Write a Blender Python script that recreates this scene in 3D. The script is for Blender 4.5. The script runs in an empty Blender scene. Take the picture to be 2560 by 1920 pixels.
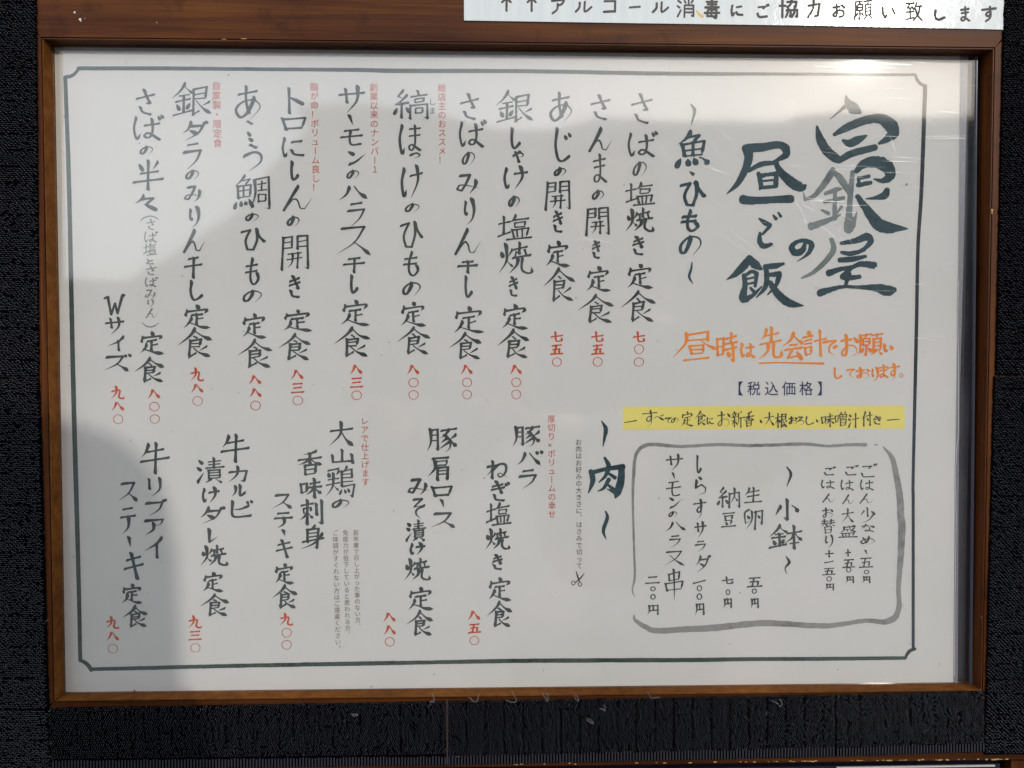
import bpy, math, random
import numpy as np
from mathutils import Matrix, Vector, noise
sc = bpy.context.scene
RND = random.Random(7)
# ------------------------------------------------------------------ camera
# wall space: u right, v up, w out of the wall towards the viewer, metres
Z0 = 1.29
F = 1996.76
CAM = np.array([-0.0166, 0.0073, 0.3741])
a, b, c = -0.0322, -0.0272, 0.0001
Rx = np.array([[1, 0, 0], [0, math.cos(a), -math.sin(a)], [0, math.sin(a), math.cos(a)]])
Ry = np.array([[math.cos(b), 0, math.sin(b)], [0, 1, 0], [-math.sin(b), 0, math.cos(b)]])
Rz = np.array([[math.cos(c), -math.sin(c), 0], [math.sin(c), math.cos(c), 0], [0, 0, 1]])
ROT = Rz @ Ry @ Rx
T = np.array([[1, 0, 0], [0, 0, -1], [0, 1, 0]], float)
def W(u, v, w): return (u, -w, v + Z0)
cd = bpy.data.cameras.new('camera'); cam = bpy.data.objects.new('camera', cd)
sc.collection.objects.link(cam); sc.camera = cam
cm = Matrix((T @ ROT).tolist()).to_4x4(); cm.translation = W(*CAM)
cam.matrix_world = cm
cd.sensor_width = 36; cd.lens = F / 2560 * 36; cd.clip_start = 0.01; cd.clip_end = 500
# ------------------------------------------------------------------ world and sun
sd = np.array([0.400, 0.357, 0.845]); sd /= np.linalg.norm(sd)
SUN = Vector((sd[0], -sd[2], sd[1]))
wd = bpy.data.worlds.new('World'); sc.world = wd; wd.use_nodes = True
nt = wd.node_tree; bg = nt.nodes['Background']
sky = nt.nodes.new('ShaderNodeTexSky'); sky.sky_type = 'NISHITA'; sky.sun_disc = False
sky.sun_elevation = math.asin(SUN.z); sky.sun_rotation = math.atan2(SUN.x, SUN.y)
sky.air_density = 1.0; sky.dust_density = 1.2
# thin bright cloud veil over the blue, all round the sky
tcw = nt.nodes.new('ShaderNodeTexCoord'); mpw = nt.nodes.new('ShaderNodeMapping'); mpw.inputs['Scale'].default_value = (1, 1, 2.6)
nzw = nt.nodes.new('ShaderNodeTexNoise'); nzw.inputs['Scale'].default_value = 1.6; nzw.inputs['Detail'].default_value = 5
nt.links.new(tcw.outputs['Generated'], mpw.inputs[0]); nt.links.new(mpw.outputs[0], nzw.inputs['Vector'])
rmw = nt.nodes.new('ShaderNodeValToRGB'); rmw.color_ramp.elements[0].position = .32; rmw.color_ramp.elements[0].color = (.46, .49, .55, 1)
rmw.color_ramp.elements[1].position = .68; rmw.color_ramp.elements[1].color = (.98, .98, .98, 1)
nt.links.new(nzw.outputs['Fac'], rmw.inputs[0])
scw = nt.nodes.new('ShaderNodeVectorMath'); scw.operation = 'SCALE'; scw.inputs['Scale'].default_value = 15.5
nt.links.new(rmw.outputs[0], scw.inputs[0])
adw = nt.nodes.new('ShaderNodeVectorMath'); adw.operation = 'ADD'
nt.links.new(sky.outputs[0], adw.inputs[0]); nt.links.new(scw.outputs[0], adw.inputs[1])
nt.links.new(adw.outputs[0], bg.inputs[0]); bg.inputs[1].default_value = 0.13
ld = bpy.data.lights.new('sun', 'SUN'); ld.energy = 2.4; ld.angle = math.radians(0.55); ld.color = (1, 0.955, 0.89)
sun = bpy.data.objects.new('sun', ld); sc.collection.objects.link(sun)
sun.rotation_euler = SUN.to_track_quat('Z', 'Y').to_euler(); sun.location = (1, -2, 3)
vs = sc.view_settings; vs.view_transform = 'Standard'; vs.look = 'None'; vs.gamma = 1; vs.exposure = -0.72
# ------------------------------------------------------------------ helpers
BASE = {}
def link(o, parent=None):
    sc.collection.objects.link(o)
    if parent: o.parent = parent
    return o
def thing(name, loc, label, cat, group=None):
    o = bpy.data.objects.new(name, None); o.location = loc; o.empty_display_size = .05
    o['label'] = label; o['category'] = cat
    if group: o['group'] = group
    BASE[o.name] = Vector(loc)
    return link(o)
def base_of(p):
    v = Vector((0, 0, 0))
    while p:
        v += p.location; p = p.parent
    return v
class MB:
    def __init__(s): s.v = []; s.f = []; s.sm = False
    def add(s, vs, fs):
        n = len(s.v); s.v.extend(vs); s.f.extend([tuple(i + n for i in f) for f in fs])
    def box(s, u0, u1, v0, v1, w0, w1):
        s.add([(u0, v0, w0), (u1, v0, w0), (u1, v1, w0), (u0, v1, w0), (u0, v0, w1), (u1, v0, w1), (u1, v1, w1), (u0, v1, w1)],
              [(3, 2, 1, 0), (4, 5, 6, 7), (0, 1, 5, 4), (1, 2, 6, 5), (2, 3, 7, 6), (3, 0, 4, 7)])
    def tube(s, pts, r, n=5):
        vs = []; fs = []
        P = [Vector(p) for p in pts]
        for i, p in enumerate(P):
            t = (P[min(i + 1, len(P) - 1)] - P[max(i - 1, 0)]).normalized()
            x = t.orthogonal().normalized(); y = t.cross(x)
            rr = r[i] if isinstance(r, (list, tuple)) else r
            for k in range(n):
                q = 2 * math.pi * k / n
                vs.append(tuple(p + x * math.cos(q) * rr + y * math.sin(q) * rr))
        for i in range(len(P) - 1):
            for k in range(n):
                fs.append((i * n + k, i * n + (k + 1) % n, (i + 1) * n + (k + 1) % n, (i + 1) * n + k))
        s.add(vs, fs)
    def build(s, name, mat, parent=None, loc=None, smooth=False, **props):
        me = bpy.data.meshes.new(name)
        o = bpy.data.objects.new(name, me)
        if loc is not None: o.location = loc
        link(o, parent)
        b0 = base_of(o)
        me.from_pydata([tuple(Vector(W(*p)) - b0) for p in s.v], [], s.f)
        me.materials.append(mat)
        if smooth: me.shade_smooth()
        for k, x in props.items(): o[k] = x
        return o
def px(x, y, w):
    d = ROT @ np.array([(x - 1280) / F, -(y - 960) / F, -1.0])
    t = (w - CAM[2]) / d[2]
    return (CAM[0] + t * d[0], CAM[1] + t * d[1])
K = 900 / 2212
OFF = {1: (0, 0), 2: (830, 0), 3: (1660, 0), 4: (0, 620), 5: (830, 620), 6: (1660, 620), 7: (0, 1245), 8: (830, 1245), 9: (1660, 1245)}
def tp(t, x, y): return (OFF[t][0] + x * K, OFF[t][1] + y * K)
# ------------------------------------------------------------------ materials
def mat(name):
    m = bpy.data.materials.new(name); m.use_nodes = True
    return m, m.node_tree.nodes, m.node_tree.links, m.node_tree.nodes['Principled BSDF']
def ramp(N, L, src, stops):
    r = N.new('ShaderNodeValToRGB'); e = r.color_ramp.elements
    while len(e) < len(stops): e.new(0.5)
    for k, (p, col) in enumerate(stops):
        e[k].position = p; e[k].color = (*col, 1)
    L.new(src, r.inputs[0]); return r
def coord(N, L, scale, rot=(0, 0, 0)):
    tc = N.new('ShaderNodeNewGeometry'); mp = N.new('ShaderNodeMapping')
    mp.inputs['Scale'].default_value = scale; mp.inputs['Rotation'].default_value = rot
    L.new(tc.outputs['Position'], mp.inputs[0]); return mp.outputs[0]
def noise_tex(N, L, vec, scale, detail=4, rough=.55, dist=0):
    n = N.new('ShaderNodeTexNoise'); n.inputs['Scale'].default_value = scale; n.inputs['Detail'].default_value = detail
    n.inputs['Roughness'].default_value = rough; n.inputs['Distortion'].default_value = dist
    L.new(vec, n.inputs['Vector']); return n.outputs['Fac']
def bump(N, L, src, p, dist, strength=1):
    bn = N.new('ShaderNodeBump'); bn.inputs['Distance'].default_value = dist; bn.inputs['Strength'].default_value = strength
    L.new(src, bn.inputs['Height']); L.new(bn.outputs[0], p.inputs['Normal']); return bn
def mixc(N, L, fac, A, B, mode='MIX'):
    m = N.new('ShaderNodeMix'); m.data_type = 'RGBA'; m.blend_type = mode
    for i, x in ((0, fac), (6, A), (7, B)):
        if hasattr(x, 'is_linked'): L.new(x, m.inputs[i])
        elif i == 0: m.inputs[0].default_value = x
        else: m.inputs[i].default_value = (*x, 1)
    return m.outputs[2]
def wood(name, horiz, dark=.84):
    m, N, L, p = mat(name)
    s = (2.2, 30, 55) if horiz else (55, 30, 2.2)
    v = coord(N, L, s)
    n1 = noise_tex(N, L, v, 3.2, 6, .62, .35)
    s2 = (14, 200, 900) if horiz else (900, 200, 14)
    n2 = noise_tex(N, L, coord(N, L, s2), 1.2, 3, .6)
    n3 = noise_tex(N, L, coord(N, L, (1, 1, 1)), 9, 3, .5)
    d = dark
    c1 = ramp(N, L, n1, [(.25, (.060 * d, .016 * d, .0045 * d)), (.5, (.120 * d, .036 * d, .0085 * d)), (.75, (.215 * d, .078 * d, .014 * d))])
    c2 = ramp(N, L, n2, [(.3, (.62, .6, .58)), (.62, (1, 1, 1))])
    c3 = ramp(N, L, n3, [(.3, (.72, .66, .62)), (.7, (1.15, 1.15, 1.1))])
    o = mixc(N, L, 1, mixc(N, L, 1, c1.outputs[0], c2.outputs[0], 'MULTIPLY'), c3.outputs[0], 'MULTIPLY')
    wn = noise_tex(N, L, coord(N, L, (1, 1, 1) if horiz else (1, 1, .6)), 55, 6, .72)
    wr = ramp(N, L, wn, [(.64, (0, 0, 0)), (.76, (.6, .6, .6))])
    o = mixc(N, L, wr.outputs[0], o, (.235, .085, .018))
    wd_ = noise_tex(N, L, coord(N, L, (1, 1, 1)), 31, 6, .7); dr = ramp(N, L, wd_, [(.30, (.45, .42, .42)), (.45, (1, 1, 1))])
    o = mixc(N, L, 1, o, dr.outputs[0], 'MULTIPLY')
    L.new(o, p.inputs['Base Color'])
    r = ramp(N, L, n1, [(.2, (.38,) * 3), (.8, (.55,) * 3)]); L.new(r.outputs[0], p.inputs['Roughness'])
    p.inputs['Specular IOR Level'].default_value = .15
    bump(N, L, n2, p, .00006, .6)
    return m
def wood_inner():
    m, N, L, p = mat('golden_varnish_sunlit_lip')  # golden varnish, with the sun on the left and bottom lips put into its colour
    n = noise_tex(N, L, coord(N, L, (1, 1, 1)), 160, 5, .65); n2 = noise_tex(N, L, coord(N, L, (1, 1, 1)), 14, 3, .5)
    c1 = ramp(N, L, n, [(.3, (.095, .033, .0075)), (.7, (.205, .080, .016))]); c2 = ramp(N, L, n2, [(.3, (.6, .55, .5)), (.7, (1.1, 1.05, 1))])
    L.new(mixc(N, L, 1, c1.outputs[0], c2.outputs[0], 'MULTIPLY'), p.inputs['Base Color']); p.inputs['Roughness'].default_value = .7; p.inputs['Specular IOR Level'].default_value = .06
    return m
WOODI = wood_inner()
WOODB = wood('stained_wood_foot', True, .55); WOODH = wood('stained_wood_across', True); WOODV = wood('stained_wood_upright', False)
def paper_mat(name, col, speck=True):
    m, N, L, p = mat(name)
    v = coord(N, L, (1, 1, 1))
    n = noise_tex(N, L, v, 14, 5, .6)
    c1 = ramp(N, L, n, [(.3, (col[0] * .94, col[1] * .955, col[2] * .935)), (.7, (col[0] * 1.01, col[1], col[2]))])
    o = c1.outputs[0]
    if speck:
        vo = N.new('ShaderNodeTexVoronoi'); vo.inputs['Scale'].default_value = 95; L.new(v, vo.inputs['Vector'])
        big = noise_tex(N, L, v, 60, 2, .5)
        r = ramp(N, L, vo.outputs['Distance'], [(.030, (.42, .40, .37)), (.052, (1, 1, 1))])
        g = ramp(N, L, big, [(.60, (0, 0, 0)), (.64, (1, 1, 1))])
        sp = mixc(N, L, g.outputs[0], (1, 1, 1), r.outputs[0])
        o = mixc(N, L, 1, o, sp, 'MULTIPLY')
    rp = noise_tex(N, L, v, 7, 2, .5); bump(N, L, rp, p, .0012, 1)
    L.new(o, p.inputs['Base Color']); p.inputs['Roughness'].default_value = .75
    p.inputs['Specular IOR Level'].default_value = .2
    return m
PAPER = paper_mat('printed_paper', (.73, .715, .69)); MOUNT = paper_mat('mount_paper', (.66, .63, .56), False)
def ink(name, lo, hi, scale=260, rough=.7):
    m, N, L, p = mat(name)
    v = coord(N, L, (1, 1, 1))
    n = noise_tex(N, L, v, scale, 4, .65); n2 = noise_tex(N, L, v, 38, 2, .5)
    mx = N.new('ShaderNodeMath'); mx.operation = 'MULTIPLY_ADD'; L.new(n2, mx.inputs[0]); mx.inputs[1].default_value = .9
    L.new(n, mx.inputs[2])
    r = ramp(N, L, mx.outputs[0], [(.62, lo), (1.0, hi)])
    L.new(r.outputs[0], p.inputs['Base Color']); p.inputs['Roughness'].default_value = rough; p.inputs['Specular IOR Level'].default_value = .25
    return m
INK = ink('ink_grey_black', (.010, .018, .019), (.065, .080, .080))
TITLE = ink('ink_blue_black', (.004, .018, .028), (.032, .072, .088), 320)
WASH = ink('ink_wash', (.065, .085, .09), (.22, .25, .25), 150)
PALE = ink('ink_pale_grey', (.15, .15, .145), (.30, .30, .29), 220)
THIN = ink('ink_light_pen', (.10, .11, .11), (.22, .23, .23))
BLACK = ink('print_black', (.02, .02, .02), (.05, .05, .05))
BROWN = ink('print_brown', (.10, .065, .045), (.17, .12, .09))
RED = ink('print_red', (.50, .055, .016), (.60, .095, .03))
REDN = ink('print_red_note', (.46, .05, .025), (.56, .09, .05))
ORANGE = ink('brush_orange', (.82, .155, .008), (.88, .29, .03), 160)
NAVY = ink('print_navy', (.012, .018, .07), (.03, .04, .12))
YELLOW = ink('highlight_yellow', (.82, .70, .14), (.86, .75, .19), 60)
BORDER = ink('border_ink', (.004, .014, .013), (.055, .082, .072), 560)
BORDB = ink('border_ink_plain', (.005, .010, .016), (.022, .036, .046), 400)
MARK = ink('marker_grey', (.045, .042, .04), (.11, .10, .095))
def simple(name, col, rough=.5, metal=0, spec=.5, nscale=None, nd=.0002):
    m, N, L, p = mat(name)
    p.inputs['Base Color'].default_value = (*col, 1); p.inputs['Roughness'].default_value = rough
    p.inputs['Metallic'].default_value = metal; p.inputs['Specular IOR Level'].default_value = spec
    if nscale:
        n = noise_tex(N, L, coord(N, L, (1, 1, 1)), nscale, 4)
        r = ramp(N, L, n, [(.3, tuple(x * .7 for x in col)), (.7, tuple(min(1, x * 1.25) for x in col))])
        L.new(r.outputs[0], p.inputs['Base Color']); bump(N, L, n, p, nd)
    return m
NYLON = simple('black_nylon_loops', (.022, .024, .032), .22, 0, 1.0)
WEB = simple('black_nylon_webbing', (.0010, .0010, .0018), .9, 0, .02)
BACK = simple('dark_backing', (.014, .014, .030), .45, 0, .4, 300)
WALLM = simple('black_painted_wall', (.006, .006, .007), .6, 0, .3, 120)
LINT = simple('white_lint', (.24, .24, .24), .8)
CHIP = simple('bare_wood_chip', (.50, .30, .10), .7, 0, .3, 500)
PCHIP = simple('white_paint_chip', (.62, .62, .60), .6)
SEAM = simple('reddish_glue_line', (.045, .02, .018), .6)
# acrylic sheet: see-through with a real mirror part that grows at grazing angles
def acrylic():
    m = bpy.data.materials.new('acrylic'); m.use_nodes = True
    N, L = m.node_tree.nodes, m.node_tree.links; N.clear()
    out = N.new('ShaderNodeOutputMaterial'); tr = N.new('ShaderNodeBsdfTransparent'); gl = N.new('ShaderNodeBsdfGlossy')
    df = N.new('ShaderNodeBsdfDiffuse'); df.inputs[0].default_value = (.8, .8, .82, 1)
    tr.inputs[0].default_value = (.985, .985, .985, 1); gl.inputs['Roughness'].default_value = .055
    lw = N.new('ShaderNodeLayerWeight'); lw.inputs[0].default_value = .5
    pw = N.new('ShaderNodeMath'); pw.operation = 'POWER'; L.new(lw.outputs['Facing'], pw.inputs[0]); pw.inputs[1].default_value = 5
    ma = N.new('ShaderNodeMath'); ma.operation = 'MULTIPLY_ADD'; L.new(pw.outputs[0], ma.inputs[0]); ma.inputs[1].default_value = .94; ma.inputs[2].default_value = .08
    mx = N.new('ShaderNodeMixShader'); L.new(ma.outputs[0], mx.inputs[0]); L.new(tr.outputs[0], mx.inputs[1]); L.new(gl.outputs[0], mx.inputs[2])
    v = coord(N, L, (1, 1, 1)); n = noise_tex(N, L, v, 5, 2, .45)
    sm = noise_tex(N, L, v, 22, 5, .65)
    r = ramp(N, L, sm, [(.35, (.001,) * 3), (.75, (.014,) * 3)])
    m2 = N.new('ShaderNodeMixShader'); L.new(r.outputs[0], m2.inputs[0]); L.new(mx.outputs[0], m2.inputs[1]); L.new(df.outputs[0], m2.inputs[2])
    bn = N.new('ShaderNodeBump'); bn.inputs['Distance'].default_value = .0024; bn.inputs['Strength'].default_value = 1.0
    L.new(n, bn.inputs['Height']); L.new(bn.outputs[0], gl.inputs['Normal'])
    L.new(m2.outputs[0], out.inputs[0]); return m
ACR = acrylic()
def scratchm():
    m = bpy.data.materials.new('acrylic_scratch'); m.use_nodes = True
    N, L = m.node_tree.nodes, m.node_tree.links; N.clear()
    out = N.new('ShaderNodeOutputMaterial'); tr = N.new('ShaderNodeBsdfTransparent'); gl = N.new('ShaderNodeBsdfGlossy')
    gl.inputs['Roughness'].default_value = .42
    n = noise_tex(N, L, coord(N, L, (1, 1, 1)), 45, 3, .6)
    r = ramp(N, L, n, [(.42, (.0,) * 3), (.72, (.5,) * 3)])
    mx = N.new('ShaderNodeMixShader'); L.new(r.outputs[0], mx.inputs[0]); L.new(tr.outputs[0], mx.inputs[1]); L.new(gl.outputs[0], mx.inputs[2])
    L.new(mx.outputs[0], out.inputs[0]); return m
SCR = scratchm()
def edge_acr():
    m, N, L, p = mat('acrylic_edge'); p.inputs['Base Color'].default_value = (.30, .33, .42, 1); p.inputs['Roughness'].default_value = .25
    return m
EDGE = edge_acr(); EDGE.node_tree.nodes['Principled BSDF'].inputs['Base Color'].default_value = (.13, .14, .18, 1)
# laminated notice
def notice():
    m, N, L, p = mat('laminated_notice')
    v = coord(N, L, (160, 30, 9)); n = noise_tex(N, L, v, 1.6, 5, .6)
    n2 = noise_tex(N, L, coord(N, L, (1, 1, 1)), 60, 5, .6, 1.2)
    c1 = ramp(N, L, n, [(.3, (.64, .69, .69)), (.7, (.73, .77, .77))])
    L.new(c1.outputs[0], p.inputs['Base Color']); p.inputs['Roughness'].default_value = .13
    p.inputs['Specular IOR Level'].default_value = .3
    bump(N, L, n2, p, .0003, .5); return m
NOTICE = notice()

# ------------------------------------------------------------------ wall, ground
mb = MB(); mb.box(-2.6, 2.6, -Z0 - .02, 1.35, -.12, -.0255)
wall = mb.build('wall', WALLM, None, kind='structure')
m = simple('grey_paving', (.13, .13, .125), .85, 0, .3, 8, .01)
mb = MB(); mb.add([(-70, -Z0, -60), (70, -Z0, -60), (70, -Z0, 90), (-70, -Z0, 90)], [(0, 3, 2, 1)])
mb.build('ground', m, None, kind='structure')

# ------------------------------------------------------------------ frame
HW, HH = .220, .1526
FB = -.025                     # back of the frame
PW = -.0085                    # paper plane
frame = thing('menu_board', W(0, -HH, 0), 'brown wooden menu board, sides and foot faced with black loop fabric', 'frame')
def rail(kind):
    # mitred rail, with a small bevel along the inner lip and slightly worn edge
    out = .075
    mb = MB(); seg = 60; be = .0006
    if kind in 'TB':
        s = 1 if kind == 'T' else -1
        outv = out if kind == 'T' else .0348
        rows = []
        for i in range(seg + 1):
            q = i / seg
            j = (noise.noise(Vector((q * 60, 3 * s, 0)))) * .00022
            def P(d, w):  # d = distance outwards from the inner lip
                half = HW + min(d, .06) - .00012
                return (-half + 2 * half * q, s * (HH + d), w)
            rows.append([P(0, FB), P(0, -.0002), P(.0005 + j, -.0002), P(.0005 + j, -.0014), P(.00092 + j, -.0014), P(.00092 + j, 0), P(outv - be, 0), P(outv, -be), P(outv, FB)])
    else:
        s = 1 if kind == 'R' else -1
        rows = []
        for i in range(seg + 1):
            q = i / seg
            j = (noise.noise(Vector((q * 50, 9 * s, 4)))) * .00022
            def P(d, w):
                lo = -HH - min(d, .0348) + .00012; hi = HH + min(d, .06) - .00012
                return (s * (HW + d), lo + (hi - lo) * q, w)
            rows.append([P(0, FB), P(0, -.0002), P(.0005 + j, -.0002), P(.0005 + j, -.0014), P(.00092 + j, -.0014), P(.00092 + j, 0), P(.060 - be, 0), P(.060, -be), P(.060, FB)])
    vs = [p for r in rows for p in r]; fs = []
    n = 9
    for i in range(seg):
        for k in range(n):
            fs.append((i * n + k, i * n + (k + 1) % n, (i + 1) * n + (k + 1) % n, (i + 1) * n + k))
    fs.append(tuple(range(n))); fs.append(tuple(seg * n + k for k in reversed(range(n))))
    mb.add(vs, fs)
    o = mb.build('rail', WOODH if kind == 'T' else WOODB if kind == 'B' else WOODV, frame, label={'T': 'wide top rail of reddish brown wood', 'B': 'bottom rail mostly hidden under black fabric', 'L': 'left rail', 'R': 'right rail'}[kind])
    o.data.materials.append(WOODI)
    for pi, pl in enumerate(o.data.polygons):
        if kind in 'LB' and pi < seg * n and pi % n in (0, 1): pl.material_index = 1  # sunlit sides take the golden colour; shaded top and right keep rail wood
    import bmesh
    bmx = bmesh.new(); bmx.from_mesh(o.data); bmesh.ops.recalc_face_normals(bmx, faces=bmx.faces); bmx.to_mesh(o.data); bmx.free()
    return o
RAIL = {k: rail(k) for k in 'TBLR'}
mb = MB(); mb.box(-HW + .0002, HW - .0002, -HH + .0002, HH - .0002, -.0165, -.0106)
mb.build('backing_board', BACK, frame)
# inner lip bead that runs round the bottom of the rebate (a second step in the wood)
# mount paper and pane
xl, yt = px(127, 118, PW); xr, yb = px(2404, 1722, PW)
def sheet(pts, w0, w1):
    mb = MB(); P = [px(x, y, w1) for x, y in pts]; n = len(P)
    mb.add([(u, v, w0) for u, v in P] + [(u, v, w1) for u, v in P], [tuple(range(n)), tuple(reversed([k + n for k in range(n)]))] + [(k, k + n, (k + 1) % n + n, (k + 1) % n) for k in range(n)])
    return mb
def clampP(mb):
    e = .0004
    mb.v = [(max(-HW + e, min(HW - e, u)), max(-HH + e, min(HH - e, v)), w) for u, v, w in mb.v]; return mb
clampP(sheet([(100, 60), (2395, 60), (2378, 1780), (110, 1780)], -.0104, PW - .0004)).build('mount_paper', MOUNT, frame)
PN0, PN1 = -.0083, -.0071
mb = clampP(sheet([(100, 60), (2441, 60), (2427, 1780), (110, 1780)], PN0, PN1))
pane = mb.build('acrylic_pane', ACR, frame)
def sleeve():
    m = bpy.data.materials.new('clear_sleeve'); m.use_nodes = True
    N, L = m.node_tree.nodes, m.node_tree.links; N.clear()
    out = N.new('ShaderNodeOutputMaterial'); tr = N.new('ShaderNodeBsdfTransparent'); df = N.new('ShaderNodeBsdfPrincipled')
    df.inputs['Base Color'].default_value = (.42, .42, .48, 1); df.inputs['Roughness'].default_value = .3
    mx = N.new('ShaderNodeMixShader'); mx.inputs[0].default_value = .34; L.new(tr.outputs[0], mx.inputs[1]); L.new(df.outputs[0], mx.inputs[2]); L.new(mx.outputs[0], out.inputs[0]); return m
SLV = sleeve()
clampP(sheet([(2402, 60), (2421, 60), (2410, 600), (2399, 1000), (2396, 1300), (2393, 1780), (2382.5, 1780), (2387, 1250), (2395, 700)], PW + .00022, PW + .00032 - .0001 + .00005)).build('clear_sleeve', SLV, frame)
mb = MB()
sl = [px(x, y, PW + .0003) for x, y in ((2396, 700), (2394, 800), (2396, 905), (2396, 1000), (2396.5, 1085), (2391, 1125), (2388, 1190), (2390, 1300), (2387, 1500), (2386, 1690))]
mb.tube([(u, v, PW + .00034) for u, v in sl], .00012, 4); mb.build('sleeve_fold', PCHIP, frame)
# polished right edge of the pane, a hair proud of it
a0, a1 = px(2441, 140, PN1), px(2427, 1712, PN1)
mb = MB(); mb.add([(a0[0] + .00005, a0[1], PN0 - .0003), (a0[0] + .0006, a0[1], PN0 - .0003), (a0[0] + .0006, a0[1], PN1 + .0002), (a0[0] + .00005, a0[1], PN1 + .0002),
                  (a1[0] + .00005, a1[1], PN0 - .0003), (a1[0] + .0006, a1[1], PN0 - .0003), (a1[0] + .0006, a1[1], PN1 + .0002), (a1[0] + .00005, a1[1], PN1 + .0002)],
                 [(0, 1, 2, 3), (7, 6, 5, 4), (0, 4, 5, 1), (1, 5, 6, 2), (2, 6, 7, 3), (3, 7, 4, 0)])
mb.build('pane_edge', EDGE, pane)
# scratches and scuffs in the acrylic, mostly at the upper right
mb = MB(); rs = random.Random(3)
def scratch(x, y, ang, ln, wd, bend):
    pts = []
    n = 7
    for i in range(n):
        q = i / (n - 1); aa = ang + bend * (q - .5)
        pts.append((x, y, wd * math.sin(math.pi * (q * .9 + .05))))
        x += math.cos(aa) * ln / (n - 1); y += math.sin(aa) * ln / (n - 1)
    vs = []; fs = []
    for i, (X, Y, w_) in enumerate(pts):
        i0, i1 = max(i - 1, 0), min(i + 1, n - 1)
        dx, dy = pts[i1][0] - pts[i0][0], pts[i1][1] - pts[i0][1]; l = math.hypot(dx, dy) or 1
        for s in (1, -1):
            u, v = px(X - dy / l * w_ * s, Y + dx / l * w_ * s, PN1 + .00003)
            vs.append((u, v, PN1 + .00003 + len(mb.v) * 1e-9))
    for i in range(n - 1): fs.append((2 * i, 2 * i + 1, 2 * i + 3, 2 * i + 2))
    mb.add(vs, fs)
for _ in range(70): scratch(rs.gauss(2160, 110), rs.uniform(150, 900), rs.gauss(.03, .03), rs.uniform(25, 130), rs.uniform(.2, .55), rs.uniform(-.05, .05))
for _ in range(90): scratch(rs.uniform(1500, 2330), rs.uniform(160, 650), rs.gauss(.75, .25), rs.uniform(15, 90), rs.uniform(.15, .4), rs.uniform(-.3, .3))
for _ in range(25): scratch(rs.uniform(900, 2330), rs.uniform(180, 1500), rs.gauss(.6, .5), rs.uniform(20, 130), rs.uniform(.2, .5), rs.uniform(-.6, .6))
for p_ in ((1235, 470, .35, 160, .35, .4), (1430, 560, .8, 110, .45, .1), (990, 190, 1.85, 110, .35, .1), (2210, 160, .03, 70, 1.1, 0), (2060, 166, .03, 40, .9, 0), (2180, 168, .02, 60, .9, 0)): scratch(*p_)
mb.build('scratches', SCR, pane, kind='stuff')

# ------------------------------------------------------------------ menu sheet
MS = [(142, 100), (2405, 100), (2398, 700), (2386, 1300), (2378, 1770), (160, 1770), (152, 900)]
mb = clampP(sheet([(157, 60), (2403, 60), (2396, 700), (2388, 1250), (2383, 1780), (146, 1780), (150, 900)], PW - .00025, PW))
menu = mb.build('menu_sheet', PAPER, None, loc=W(0, -HH, PW), label='white menu sheet with brush-written dishes, red prices and dark border inside the frame', category='menu')
LZ = PW + .00006
# --------------------------------------------------------------- brush engine
PROF = {'t': lambda q: .80 + .30 * math.exp(-(q / .13) ** 2) + .34 * math.exp(-((1 - q) / .14) ** 2),
        'l': lambda q: (.92 + .28 * math.exp(-(q / .15) ** 2)) * (1 - q ** 1.7) + .10,
        'm': lambda q: .42 + 1.05 * math.exp(-((q - .80) / .26) ** 2) - (0 if q < .82 else .95 * (q - .82) / .18) * 1.0,
        'd': lambda q: .35 + 1.0 * math.sin(min(1, q * 1.15) * math.pi * .62),
        'h': lambda q: .80 + .30 * math.exp(-(q / .12) ** 2) + .2 * math.exp(-((q - .86) / .08) ** 2) - (0 if q < .88 else .75 * (q - .88) / .12),
        'k': lambda q: .62 + .14 * math.exp(-(q / .1) ** 2) + .10 * math.exp(-((1 - q) / .1) ** 2)}
def catmull(P, per):
    if len(P) == 2: return [tuple(P[0][j] + (P[1][j] - P[0][j]) * i / per for j in range(len(P[0]))) for i in range(per + 1)]
    Q = [tuple(2 * P[0][j] - P[1][j] for j in range(len(P[0])))] + P + [tuple(2 * P[-1][j] - P[-2][j] for j in range(len(P[0])))]
    o = []
    for i in range(1, len(Q) - 2):
        for s in range(per):
            t = s / per
            o.append(tuple(.5 * (2 * Q[i][j] + (Q[i + 1][j] - Q[i - 1][j]) * t + (2 * Q[i - 1][j] - 5 * Q[i][j] + 4 * Q[i + 1][j] - Q[i + 2][j]) * t * t
                                 + (3 * Q[i][j] - Q[i - 1][j] - 3 * Q[i + 1][j] + Q[i + 2][j]) * t ** 3) for j in range(len(P[0]))))
    o.append(P[-1]); return o
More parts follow.
